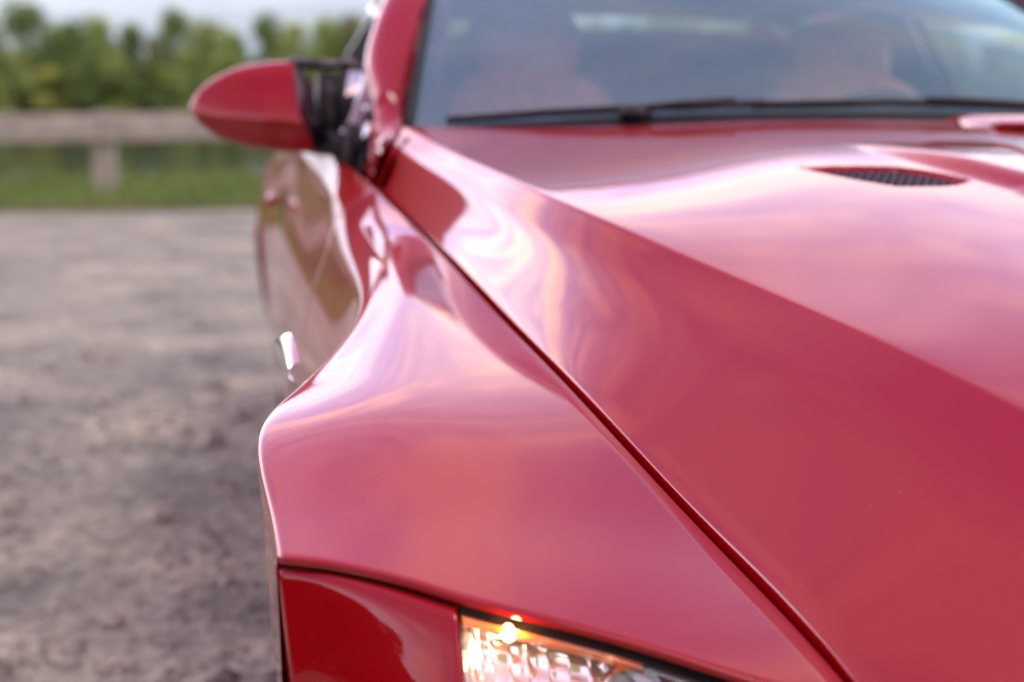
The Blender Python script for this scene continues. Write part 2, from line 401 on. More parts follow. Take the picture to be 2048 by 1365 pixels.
def flank_panel(Ya, Yb, n, fr=None, bk=None):
    t = np.linspace(0, 1, n); P = []
    for k in t:
        Ycol = (fr if fr is not None else np.full(len(uT), Ya))*(1-k) + (bk if bk is not None else np.full(len(uT), Yb))*k
        top = flank(uT, Ycol)
        Y0 = Ycol[-1]; ue = u_end(Y0); ub = uT[-1] + (max(ue, uT[-1]+.01)-uT[-1])*uB
        yb = np.full(len(ub), Y0)
        P.append(np.concatenate([top, flank(ub, yb)]))
    return np.array(P)
P = flank_panel(.9, YD1-.003, 170, fr=yf_cols, bk=y_door(uT)-.003)
fender_P = P.copy()
P = lip(P, 1, False, (0, 0, -1)); P = lip(P, 0, False, (0, 0.3, -1), r=.0022, depth=.0055); P = lip(P, 0, True, (1, 0, 0)); P = lip(P, 1, True, (1, 0, 0), depth=.03)
both('front_fender', P, M['paint'], car)
P = flank_panel(YD1, YD2, 70, fr=y_door(uT)+.003, bk=np.full(len(uT), YD2-.003))
P = lip(P, 1, False, (0, 0, -1)); P = lip(P, 0, False, (1, 0, 0)); P = lip(P, 0, True, (1, 0, 0)); P = lip(P, 1, True, (1, 0, 0), depth=.03)
doorR, doorL = both('door', P, M['paint'], car)
P = flank_panel(YD2+.003, YEND, 80)
P = lip(P, 0, False, (1, 0, 0)); P = lip(P, 1, True, (1, 0, 0), depth=.03)
both('rear_fender', P, M['paint'], car)
mb = MB(); mb.tube([(.028, 3.46, .80), (.022, 3.42, .803), (.022, 3.28, .803), (.03, 3.24, .80)], .009, 8, flat=1.2)
for dd, m_ in ((doorR, mb), (doorL, mirror_mb(mb))): m_.build('door_handle', M['paint'], dd)

# ---- hood
HB = natspline([.18, .27, .45, .7, CC], [2.455, 2.425, 2.37, 2.31, 2.285])       # rear edge
HF = natspline([.30, .38, .5, .7, CC], [.86, .76, .67, .60, .565])             # front edge
zmid = natspline([.55, .75, .9, 1.1, 1.3, 1.5, 1.7, 1.85, 2.05, 2.25, 2.4], [.690, .738, .770, .804, .837, .872, .9075, .9325, .958, .982, .998])
hst = [.55, .75, .95, 1.15, 1.38, 1.63, 1.95, 2.25, 2.42]
hc = []
for y in hst:
    g = gapc(y); c = crease(y); zm = float(zmid(y))
    if y < .75:
        g = np.array([.46, .59]); c = np.array([.66, .66])
    d1 = (c-g)/np.hypot(*(c-g)); m3 = np.array([.80, zm]); 
    slope = (m3-c)/np.hypot(*(m3-c)); n1_ = np.array([-d1[1], d1[0]])
    r_ = .006
    hc.append([g, g+(c-g)*.33+n1_*.003, g+(c-g)*.7+n1_*.0035, c-d1*r_*2, c-d1*r_*.4, c+slope*r_*.4, c+slope*r_*2, c+(m3-c)*.5+np.array([0, -.001]), m3+np.array([-.02, .002]), np.array([.88, zm+.004]), np.array([CC, zm+.005])])
hc = np.array(hc); HN = hc.shape[1]; hspl = natspline(hst, hc.reshape(len(hst), -1))
# the opening of the bonnet vent
_us = np.linspace(.3, 1, 300)
def hood_z(X, Y):
    C = hspl(float(Y)).reshape(HN, 2); p = bspline_basis(HN, _us)@C; return float(np.interp(X, p[:, 0], p[:, 1]))
def on_hood(px, py):
    lo, hi = 1.0, 2.4
    for _ in range(30):
        m_ = (lo+hi)/2; p = at(px, py, m_)
        if p[2] < hood_z(p[0], m_): hi = m_
        else: lo = m_
    return at(px, py, (lo+hi)/2)
BL = (on_hood(1690, 286), on_hood(2048, 378))
VC = np.array([on_hood(1606, 335), on_hood(1780, 334), on_hood(1936, 362), on_hood(1800, 373)])
print('vent', VC.round(3).tolist())
def vent_poly():
    a, b, c, d = VC[:, :2]; pts = []
    def bez(p, q, m_, n=14):
        return [(1-t)**2*p+2*t*(1-t)*m_+t*t*q for t in np.linspace(0, 1, n, endpoint=False)]
    pts += bez(a, b, (a+b)/2+np.array([0, .006])); pts += bez(b, c, (b+c)/2+np.array([.012, .02])); pts += bez(c, d, (c+d)/2+np.array([.02, -.03])); pts += bez(d, a, (a+d)/2+np.array([-.012, -.015]))
    return np.array(pts)
VP = vent_poly()
def sdf_poly(p, poly):
    d = np.full(len(p), 1e9); ins = np.zeros(len(p), bool); n = len(poly)
    for i in range(n):
        a = poly[i]; b = poly[(i+1) % n]; e = b-a; w = p-a
        t = np.clip((w@e)/(e@e), 0, 1)[:, None]; d = np.minimum(d, np.linalg.norm(w-e*t, axis=1))
        c1 = (a[1] <= p[:, 1]) & (b[1] > p[:, 1]); c2 = (a[1] > p[:, 1]) & (b[1] <= p[:, 1])
        cr = e[0]*w[:, 1]-e[1]*w[:, 0]; ins ^= (c1 & (cr > 0)) | (c2 & (cr < 0))
    return np.where(ins, -d, d)
def bulge(X, Y):
    """power bulge along the middle of the bonnet"""
    w = np.interp(Y, [BL[1][1], BL[0][1]], [BL[1][0], BL[0][0]])
    a = smooth(w-.025, w+.035, X)*smooth(BL[0][1]+.03, BL[0][1]-.22, Y)*.013
    # broad dish next to it, leading into the vent
    b = -smooth(.12, .02, np.abs(X-.80))*smooth(2.02, 1.86, Y)*smooth(1.45, 1.65, Y)*.0
    return a + b
def hood_pt(u, Y):
    C = hspl(Y).reshape(len(Y), HN, 2); B = bspline_basis(HN, u); p = np.einsum('ij,ijk->ik', B, C)
    X = p[:, 0]; Z = p[:, 1] + bulge(X, Y)
    near = (X > VP[:, 0].min()-.02) & (X < VP[:, 0].max()+.02) & (Y > VP[:, 1].min()-.02) & (Y < VP[:, 1].max()+.02)
    if near.any():
        s = sdf_poly(np.stack([X[near], Y[near]], 1), VP); Z[near] -= .030*smooth(.0005, -.0025, s)
    return np.stack([X, Y, Z], -1)
uh = np.concatenate([np.linspace(0, .34, 34, endpoint=False), np.linspace(.34, .52, 26, endpoint=False), np.linspace(.52, .66, 14, endpoint=False), np.linspace(.66, 1, 120)])
def hood_rows(n_front=90, n_vent=150, n_back=70):
    return np.concatenate([np.linspace(0, .60, n_front, endpoint=False), np.linspace(.60, .86, n_vent, endpoint=False), np.linspace(.86, 1, n_back)])
th = hood_rows()
Xc = hspl(1.3).reshape(HN, 2); Xc = (bspline_basis(HN, uh) @ Xc)[:, 0]
def edge_y(fn, y0, lo):
    out = []; Bu = bspline_basis(HN, uh)
    for i in range(len(uh)):
        y = y0
        for _ in range(12):
            x = float((Bu[i]@hspl(y).reshape(HN, 2))[0]); y = .5*y+.5*float(fn(max(lo, min(x, CC))))
        out.append(y)
    return np.array(out)
yb0 = edge_y(HB, 2.38, .18); yf0 = edge_y(HF, .7, .30)
P = []
for k in th:
    Y = yf0*(1-k)+yb0*k; P.append(hood_pt(uh, Y))
P = np.array(P)
# shut-line width 4.5 mm: move the border inboard
P[:, :, 0] += (.0148*(1-smooth(0, .16, uh)))[None, :]
hood_half = P.copy()
full = np.concatenate([P, mir(P)[:, ::-1][:, 1:]], 1)
full = lip(full, 1, False, (0, 0, -1), depth=.025); full = lip(full, 1, True, (0, 0, -1), depth=.025)
full = lip(full, 0, False, (0, .2, -1)); full = lip(full, 0, True, (0, 0, -1), depth=.02)
mb = MB(); mb.grid(full, flip=True); hood = mb.build('hood', M['paint'], car)
# black strip under the shut line, painting in the shade of the gap
g_ = []
for y in np.linspace(.74, 2.5, 60):
    a = gapc(y); g_.append([(a[0]-.022, y, a[1]-.030), (a[0]+.03, y, a[1]-.030)])
both('shut_line_shade_strip', g_, M['dark'], car)
# vent grille: round holed mesh insert
def vent_grille():
    base = []
    def zat(x, y):
        # undisturbed hood height near the vent, by inverse distance over the panel outline
        Q = hood_half[:, :, :]; return None
    # plane fit through hood points just outside the outline
    Q = hood_half.reshape(-1, 3); sel = (Q[:, 0] > VP[:, 0].min()-.08) & (Q[:, 0] < VP[:, 0].max()-.03) & (Q[:, 1] > VP[:, 1].min()-.06) & (Q[:, 1] < VP[:, 1].max()+.05)
    q = Q[sel]; s = sdf_poly(q[:, :2], VP); q = q[s > .004]
    A = np.c_[q[:, 0], q[:, 1], q[:, 0]**2, q[:, 1]**2, np.ones(len(q))]; co = np.linalg.lstsq(A, q[:, 2], rcond=None)[0]
    zf = lambda x, y: co[0]*x+co[1]*y+co[2]*x*x+co[3]*y*y+co[4]
    m = MB(); pitch = .0125; hole = .0042; th_ = .003
    # hexagonal cells: each cell a ring of 6 outer, 6 inner points
    for r in range(-4, 34):
        for c in range(-4, 30):
            cx = VP[:, 0].min() + c*pitch + (r % 2)*pitch/2; cy = VP[:, 1].min() + r*pitch*.866
            if sdf_poly(np.array([[cx, cy]]), VP)[0] > .002: continue
            ou = []; inn = []; bot = []
            for k in range(6):
                a = math.pi/6+k*math.pi/3; x = cx+pitch*.5774*math.cos(a); y = cy+pitch*.5774*math.sin(a)
                ou.append((x, y, zf(x, y)-.006)); x = cx+hole*math.cos(a); y = cy+hole*math.sin(a)
                inn.append((x, y, zf(x, y)-.0075)); bot.append((x, y, zf(x, y)-.012))
            v = ou+inn+bot; f = []
            for k in range(6):
                k2 = (k+1) % 6; f += [(k, k2, 6+k2, 6+k), (6+k, 6+k2, 12+k2, 12+k)]
            m.add(v, f)
    return m, zf
vg, zf = vent_grille()
a, b = both_mb('vent_grille', vg, M['vent_mesh'], hood, smoothf=False)
pt = MB(); pp = [tuple(p)+(zf(*p)-.024,) for p in VP]; cen = VP.mean(0); pp.append((cen[0], cen[1], zf(*cen)-.024))
pt.add(pp, [(i, (i+1) % len(VP), len(VP)) for i in range(len(VP))]); both_mb('vent_duct', pt, M['dark'], hood)

# ---- nose: bumper and headlight follow the front edge of fender and hood
E = fender_P[0, :iS+1]                         # gap .. shoulder
E = E[np.argsort(E[:, 0])]
Eh = hood_half[0]; Eh = Eh[np.argsort(Eh[:, 0])]
topc = np.concatenate([E, Eh[Eh[:, 0] > E[-1, 0]+.02]])
s_ = np.concatenate([[0], np.cumsum(np.linalg.norm(np.diff(topc, axis=0), axis=1))])
both('shut_line_shade_strip', [E+np.array([.0, .006, -.0045]), E+np.array([0, .005, -.012]), E+np.array([0, .004, -.018])], M['dark'], car)  # black strip that paints the shade into the bumper gap
keep = np.concatenate([[True], np.diff(s_) > 1e-5]); topc = topc[keep]; s_ = s_[keep]
pick = np.unique(np.searchsorted(s_, np.linspace(0, s_[-1], 26)).clip(0, len(s_)-1))
Tspl = natspline(s_[pick], topc[pick])
SL = s_[-1]
q_ = [0, .05, .1, .18, .3, .45, .62, .8, 1.0]
prB = natspline(q_, np.array([(.003, .0098), (.011, .0136), (.0190, .022), (.035, .046), (.064, .091), (.092, .168), (.11, .27), (.11, .38), (.08, .49)]))
prH = natspline(q_, np.array([(.003, .0098), (.013, .0132), (.026, .021), (.050, .042), (.085, .085), (.11, .15), (.12, .25), (.12, .37), (.09, .48)]))
def nose(s, q):
    s = np.asarray(s, float).ravel(); q = np.asarray(q, float).ravel()
    t = Tspl(s); w = smooth(.20, .40, s)[:, None]
    d = prB(q)*(1-w)+prH(q)*w
    p = t.copy(); p[:, 1] -= d[:, 0] - .001; p[:, 2] -= d[:, 1]
    c = smooth(.14, 0, s); p[:, 1] += c*d[:, 0]*.55; p[:, 0] += c*(d[:, 1]*.085)
    return p
# s of the bumper / headlight joint: where the edge passes px 912
ss = np.linspace(0, SL, 1500); tp = Tspl(ss); sx = np.array([proj(p)[0] for p in tp[:900]])
sJ = ss[int(np.argmax(sx > 908))]; sE = ss[int(np.argmax(tp[:, 0] > .37))]
QL = .40
def patch(s0, s1, q0, q1, ns, nq):
    a = np.linspace(s0, s1, ns); b = np.linspace(q0, q1, nq); A, B_ = np.meshgrid(a, b, indexing='ij')
    return nose(A, B_).reshape(ns, nq, 3)
# bumper skin: corner, with side return to the arch, then band under the lamp and across the nose
def bumper():
    m = MB()
    P = patch(0, sJ-.0025, 0, 1, 60, 90)
    side = []
    n = 16
    c0 = P[0]
    for k in range(n):                        # back to the wheel arch
        f = 1-k/n; row = c0.copy(); yend = np.array([min(1.05, FWc[0]-math.sqrt(max(AR**2-(z-FWc[1])**2, 0))) for z in c0[:, 2]])
        yend = np.maximum(yend, c0[:, 1]+.002)
        row[:, 1] = c0[:, 1]+(yend-c0[:, 1])*f
        row[:, 0] = c0[:, 0]-.004*math.sin(f*math.pi/2)
        side.append(row)
    P = np.concatenate([np.array(side), P]); P = lip(P, 1, False, (0, .6, -.4), r=.002, depth=.012)
    P = lip(P, 0, True, (.2, 1, 0), r=.003, depth=.03)
    m.grid(P)
    P = patch(sJ-.0025, SL, QL+.01, 1, 90, 50); P = lip(P, 1, False, (0, 1, 0), r=.003, depth=.02); m.grid(P)
    P = patch(sE+.004, SL, 0, QL+.006, 50, 30); P = lip(P, 1, False, (0, .6, -.4), r=.002, depth=.02); P = lip(P, 0, False, (-.2, 1, 0), r=.002, depth=.03); m.grid(P)
    return m
bm_ = bumper(); mm = mirror_mb(bm_); n0 = len(bm_.v); bm_.v += mm.v; bm_.f += [tuple(i+n0 for i in f) for f in mm.f]
bump = bm_.build('front_bumper', M['paint'], car)
# grille opening in the middle
mb = MB(); P = patch(SL*.74, SL, .55, .9, 20, 14); P[:, :, 1] -= .004; mb.grid(P); both_mb('radiator_grille', mb, M['black_plastic'], bump)
# ---- headlight
def headlight():
    root = None
    P = patch(sJ+.003, sE, 0.004, QL, 70, 40); P[:, :, 1] -= .001
    m = MB(); m.grid(P); return m, P
hl_m, HLP = headlight()
def build_headlight(flip):
    T = (lambda mb: mirror_mb(mb)) if flip else (lambda mb: mb)
    T0 = T(hl_m); lensP = T0.build('headlight', M['lens'], car)
    # housing: frame rim, bucket, fluted reflector, amber side strip, bulbs
    rim = MB()
    top = HLP[:, 1]; lft = HLP[0, :]
    P = np.array([top+np.array([0, .0008, -.0005]), top+np.array([0, -.004, -.004])+np.array([0, .006, 0]), top+np.array([0, .006, -.008])])
    rim.grid(P[:, 36:]+np.array([0, .007, -.002]))
    T(rim).build('lens_rim', M['black_gloss'], lensP)
    m = MB(); P2 = HLP.copy(); P2[:, :, 1] += .004 ; P2[:, :, 2] -= .004
    # left side wall (clear plastic wall catching amber light)
    wall = [HLP[0]+np.array([.0015, .002, 0]), HLP[0]+np.array([.004, .02, 0]), HLP[0]+np.array([.01, .05, .0])]
    w = MB(); w.grid(np.array(wall)); T(w).build('lamp_wall', M['satin_metal'], lensP)
    # amber strip along the top
    top = HLP[:38, 3]; A = [top+np.array([0, .004, -.001]), top+np.array([0, .010, -.006]), top+np.array([0, .018, -.013]), top+np.array([0, .03, -.016])]
    w = MB(); w.grid(np.array(A)); T(w).build('amber_strip', M['amber'], lensP)
    top = HLP[36:, 3]; A = [top+np.array([0, .004, -.001]), top+np.array([0, .012, -.008]), top+np.array([0, .03, -.014])]
    w = MB(); w.grid(np.array(A)); T(w).build('dark_strip', M['black_plastic'], lensP)
    # fluted reflector behind the lens
    ns, nq = HLP.shape[:2]; 
    a = np.linspace(0, 1, 360); idx = a*(ns-1); i0 = np.floor(idx).astype(int).clip(0, ns-2); fr = (idx-i0)[:, None, None]
    Q = HLP[i0]*(1-fr)+HLP[i0+1]*fr
    q = np.linspace(0, 1, nq)[None, :]
    depth = .030+.030*np.sin(np.pi*a)[:, None]**.7 + .012*np.sin(math.pi*q)
    fl = 0.0017*np.abs(np.sin(a*math.pi*17+.6*np.sin(a*9)))[:, None]*(.6+.4*np.sin(a*31))[:, None] + .0008*np.abs(np.sin(q*math.pi*9+np.floor(a*17)[:, None]*1.7))
    Q = Q + np.stack([np.zeros_like(depth), depth+fl, -.016+0*depth], -1)
    w = MB(); w.grid(Q); T(w).build('reflector', M['reflector'], lensP)
    # lamp bowl and bulbs
    HP = HLP.reshape(-1, 3); HQ = np.array([proj(p) for p in HP])
    def behind(px, py, dy):
        i = int(np.argmin((HQ[:, 0]-px)**2+(HQ[:, 1]-py)**2)); return at(px, py, HP[i, 1]+dy)
    for (px, py, yy, r, nm) in ((1250, 1385, .04, .026, 'projector'), (1390, 1460, .055, .016, 'projector')):
        c = behind(px, py, yy); w = MB(); rings = []
        for k in range(9):
            t = k/8; rr = r*(.35+.65*t**.6); yy2 = c[1]+.035*(1-t)-.01
            rings.append([(c[0]+rr*math.cos(2*math.pi*j/28), yy2-rr*.35*math.sin(2*math.pi*j/28), c[2]+rr*math.sin(2*math.pi*j/28)) for j in range(28)])
        w.grid(rings, closev=True); T(w).build(nm, M['satin_metal'], lensP)
    c = behind(1018, 1262, .018)
    w = MB(); w.ellipsoid(c, (.0065, .006, .0080), 14, 10); T(w).build('turn_signal_bulb', M['bulb'], lensP)
    c2 = behind(1040, 1224, .010); w = MB(); w.ellipsoid(c2, (.0017, .0017, .0017), 10, 8); T(w).build('marker_bulb', M['bulb'], lensP)
    c3 = behind(944, 1305, .012); w = MB(); w.ellipsoid(c3, (.0022, .002, .010), 10, 8); T(w).build('marker_bulb', M['bulb'], lensP)
    l = bpy.data.lights.new('turn_signal_light', 'POINT'); l.energy = .3; l.color = (1, .52, .2); l.shadow_soft_size = .006
    lo = bpy.data.objects.new('turn_signal_light', l); COL.objects.link(lo); lo.location = ((2*CC-c[0]) if flip else c[0], c[1]-.012, c[2]+.002)
build_headlight(False); build_headlight(True)

# ---- cowl, A pillars, windscreen, roof
PI = natspline([2.43, 2.52, 2.70, 2.90, 3.08, 3.4, 3.8, 4.15], np.array([at(809, 257, 2.43)[[0, 2]], at(803, 246, 2.52)[[0, 2]], at(813, 128, 2.70)[[0, 2]], at(841, 0, 2.90)[[0, 2]],
                (.385, 1.292), (.40, 1.315), (.41, 1.305), (.44, 1.268)]))
PO = natspline([2.43, 2.47, 2.52, 2.58, 2.70, 2.90, 3.08, 3.4, 3.8, 4.15], np.array([(.186, .874), (.186, .895), (.196, .936), (.202, .990), at(738, 210, 2.70)[[0, 2]], at(761, 82, 2.90)[[0, 2]],
                (.278, 1.200), (.280, 1.225), (.305, 1.268), (.34, 1.238)]))
def pillar():
    P = []
    for y in np.concatenate([np.linspace(2.43, 2.62, 24, endpoint=False), np.linspace(2.62, 4.15, 60)]):
        a = PO(y); b = PI(y); d = b-a; n = np.array([-d[1], d[0]])/np.hypot(*d); L_ = np.hypot(*d)
        bow = .42 if y > 2.6 else .12+.08*smooth(2.43, 2.6, y)
        row = []
        for t in np.linspace(-.12, 1.10, 17):
            tt = min(max(t, 0), 1); k = 4*tt*(1-tt)
            p = a+d*tt+n*L_*bow*k
            if t < 0: p = a - n*(-t)*L_*1.0 + d*.02
            if t > 1: p = b - n*(t-1)*L_*1.2
            row.append((p[0], y, p[1]))
        P.append(row)
    return np.array(P)
both('roof_pillar', pillar(), M['paint'], car)
P = []
for y in np.linspace(2.385, 2.60, 14):
    a = PO(max(y, 2.43)); b = PI(max(y, 2.43)); dz = -.010-(.04*(2.43-y) if y < 2.43 else 0)
    P.append([(a[0]+(b[0]-a[0])*t, y, a[1]+(b[1]-a[1])*t+dz+.02*t*(1-t)) for t in np.linspace(-.1, 1, 9)])
both('pillar_base', np.array(P), M['paint'], car)
# windscreen: ruled between base and header, with curvature
def ws_base(X):
    t = (X-CC)/(CC-.262); return np.array([X, 2.335+.165*t*t, 1.003-.030*t*t])
def ws_top(X):
    t = (X-CC)/(CC-.385); return np.array([X, 2.99+.095*t*t, 1.318-.026*t*t])
nx, nz = 60, 30; WSg = []
for i in range(nx+1):
    f = -1+2*i/nx; a = ws_base(CC+f*(CC-.262)); b = ws_top(CC+f*(CC-.385)); row = []
    for j in range(nz+1):
        t = j/nz; p = a*(1-t)+b*t; p = p+np.array([0, -.010, .018])*4*t*(1-t); row.append(p)
    WSg.append(row)
WSg = np.array(WSg)
mb = MB(); mb.grid(WSg); wind = mb.build('windshield', M['windshield'], car)
# printed border on the inner face of the glass
def frit():
    m = MB(); P = WSg + np.array([0, .006, -.008]); nn = 240; nm = 90
    us = np.linspace(0, 1, nn+1); vs = np.linspace(0, 1, nm+1); Q = np.zeros((nn+1, nm+1, 3))
    for i, u in enumerate(us):
        a = u*nx; i0 = min(int(a), nx-1); fa = a-i0
        for j, v in enumerate(vs):
            b = v*nz; j0 = min(int(b), nz-1); fb = b-j0
            Q[i, j] = (P[i0, j0]*(1-fa)+P[i0+1, j0]*fa)*(1-fb)+(P[i0, j0+1]*(1-fa)+P[i0+1, j0+1]*fa)*fb
    # inner outline: rounded rectangle in (metres) u,v
    wid = 2*(CC-.30); hei = .70
    hx = wid/2-.040; hy0 = .040; hy1 = hei-.05; r = .075
    ver = []; idx = {}
    def inside(u, v):
        x = abs(u-.5)*wid; y = v*hei; cy = (hy0+hy1)/2; qx = x-(hx-r); qy = abs(y-cy)-((hy1-hy0)/2-r)
        return math.hypot(max(qx, 0), max(qy, 0))+min(max(qx, qy), 0)-r < 0
    f = []
    for i in range(nn):
        for j in range(nm):
            if inside((i+.5)/nn, (j+.5)/nm): continue
            b = nm+1; f.append((i*b+j, (i+1)*b+j, (i+1)*b+j+1, i*b+j+1))
    m.add(Q.reshape(-1, 3), f); return m
frit().build('printed_border', M['black_plastic'], wind)
# rubber seal along both pillars and the foot of the glass
for sg in (1, -1):
    pts = []
    col = WSg[0] if sg == 1 else WSg[-1]
    for p in col: pts.append(p+np.array([-.004*sg, -.002, .003]))
    mb = MB(); mb.tube(pts, .0075, 8); mb.build('window_seal', M['rubber'], wind)
# cowl panel (black plastic) between hood and glass, with a drip lip
P = []
for X in np.linspace(.262, 2*CC-.262, 60):
    b = ws_base(X); h = float(HB(min(X, 2*CC-X))); hz = float(zmid(min(2.4, h)))
    ed = min(X, 2*CC-X); e = smooth(.26, .6, ed); zc_ = b[2]
    P.append([(X, h+.006, zc_-.045), (X, h+.012, zc_-.022), (X, (h+b[1])/2, zc_-.016), (X, b[1]-.004, zc_-.004), (X, b[1]+.02, zc_+.004)])
mb = MB(); mb.grid(np.array(P)); mb.build('cowl_panel', M['black_plastic'], car, sharp=30)
# roof
P = []
for y in np.linspace(0, 1, 50):
    Yr = 3.0+1.15*y; a = PI(max(Yr, 3.06)); row = []
    for f in np.linspace(-1, 1, 50):
        yy = ws_top(CC+f*(CC-.385))[1]*(1-y)+4.15*y; a = PI(max(yy, 3.06))
        X = CC+f*(CC-a[0]); z = a[1]+.034*(1-f*f)*(1-.25*y)
        if y == 0: z = ws_top(CC+f*(CC-.385))[2]+.002
        row.append((X, yy, z))
    P.append(row)
P = np.array(P); mb = MB(); mb.grid(P); roof = mb.build('roof', M['paint'], car)
P2 = P.copy()[1:-1]; P2[:, :, 2] -= .028; mb = MB(); mb.grid(P2); mb.build('headliner', M['headliner'], roof)
mb = MB(); hd = P[0]; mb.grid(np.array([hd+np.array([0, -.01, -.012]), hd+np.array([0, -.012, .003]), hd+np.array([0, .02, .006]), hd+np.array([0, .05, -.03])])); mb.build('windshield_header', M['paint'], roof)
# rear glass and deck
P = []
for f in np.linspace(-1, 1, 30):
    a = np.array([CC+f*.48, 4.15+0.0, 1.300-.020*f*f]); b = np.array([CC+f*.60, 4.72-.05*f*f, .985-.02*f*f]); P.append([a*(1-t)+b*t+np.array([0, .0, .03])*4*t*(1-t) for t in np.linspace(0, 1, 12)])
P = np.array(P); P[:, 0, 2] = P[:, 0, 2]
mb = MB(); mb.grid(P); mb.build('rear_window', M['side_glass'], car)
P = []
for Y in np.linspace(4.15, 4.93, 24):       # c pillars joining roof and rear fenders
    k = (Y-4.15)/.78; g = Gspl(Y); top = np.array([CC-.47, 1.279])*(1-k)+np.array([.42, .968])*k; P.append([(g[0]+(top[0]-g[0])*t, Y, g[1]+(top[1]-g[1])*t+.02*math.sin(math.pi*t)) for t in np.linspace(0, 1, 12)])
both('rear_pillar', np.array(P), M['paint'], car)
P = []
for Y in np.linspace(4.68, 4.99, 12):
    P.append([(CC+f*(CC-.30), Y, .985+.02*(1-f*f)-.25*(Y-4.68)**2-.1*(Y-4.68)) for f in np.linspace(-1, 1, 30)])
mb = MB(); mb.grid(np.array(P)); mb.build('boot_lid', M['paint'], car)
P = []
for X in np.linspace(.05, 2*CC-.05, 50):
    t = abs(X-CC)/(CC-.05); ye = 5.06-.16*t**4; zt = .935-.05*t*t
    P.append([(X, ye-.09, zt), (X, ye-.02, zt-.04), (X, ye, zt-.14), (X, ye+.03, zt-.30), (X, ye+.04, .45), (X, ye, .26)])
mb = MB(); mb.grid(np.array(P)); rb = mb.build('rear_bumper', M['paint'], car)
mb = MB(); P = []
for X in np.linspace(.08, .42, 16):
    t = abs(X-CC)/(CC-.05); ye = 5.06-.16*t**4+.012; P.append([(X, ye-.006, .83), (X, ye+.012, .80), (X, ye+.014, .72), (X, ye+.006, .70)])
mb.grid(np.array(P)); both_mb('tail_lamp', mb, M['tail_red'], rb)
# side glass
def side_glass():
    P = []
    for Y in np.linspace(2.62, 4.12, 60):
        g = Gspl(Y); o = PO(Y); g = g+np.array([.012, -.003]); o = o+np.array([.010, .002]); row = []
        for t in np.linspace(0, 1, 14):
            p = g*(1-t)+o*t; row.append((p[0]-.016*math.sin(math.pi*t), Y, p[1]))
        P.append(row)
    return np.array(P)
SG = side_glass(); gi = int(np.argmin(np.abs(SG[:, 0, 1]-YD2)))
both('side_window', SG[4:gi-1], M['matte_black'], car)[1].data.materials[0] = M['side_glass']
both('quarter_window', SG[gi+1:], M['matte_black'], car)
P = SG[gi-2:gi+2]-np.array([.004, 0, 0]); both('door_post', P, M['black_gloss'], car)
# belt seal and window frame strip
pts = [tuple(SG[i, 0]+np.array([-.006, 0, .004])) for i in range(0, 60, 3)]
mb = MB(); mb.tube(pts, .007, 6); both_mb('belt_seal', mb, M['rubber'], car)
pts = [tuple(np.array([PO(y)[0]-.004, y, PO(y)[1]-.006])) for y in np.linspace(2.60, 4.1, 30)]
mb = MB(); mb.tube(pts, .009, 8); both_mb('window_frame', mb, M['black_gloss'], car)
# black sail panel in the front corner of the door glass
A_ = at(733, 128, 2.84); B_ = at(752, 128, 2.78); C_ = at(713, 268, 2.66); D_ = at(688, 272, 2.68); F_ = at(700, 340, 2.60); G_ = at(672, 332, 2.64); H_ = at(700, 128, 2.90)
mb = MB(); mb.add([A_, B_, C_, D_], [(0, 1, 2, 3)]); 
Pq = np.array([[A_*(1-t)+D_*t for t in np.linspace(0, 1, 8)], [(A_+B_)/2*(1-t)+(C_+D_)/2*t+np.array([-.004, -.006, .006]) for t in np.linspace(0, 1, 8)], [B_*(1-t)+C_*t for t in np.linspace(0, 1, 8)]])
mb = MB(); mb.grid(Pq); both_mb('sail_trim', mb, M['trim_metal'], car)
Pq = np.array([[H_*(1-t)+G_*t for t in np.linspace(0, 1, 8)], [A_*(1-t)+D_*t+np.array([0, .003, 0]) for t in np.linspace(0, 1, 8)]])
mb = MB(); mb.grid(Pq); mb.add([D_, C_, F_, G_], [(0, 1, 2, 3)])
mb.add([C_, B_, PO(2.67).tolist()[:1]+[2.67]+PO(2.67).tolist()[1:], [.186, 2.50, .90], F_], [(0, 1, 2, 3, 4)])
both_mb('sail_panel', mb, M['black_gloss'], car, smoothf=False)

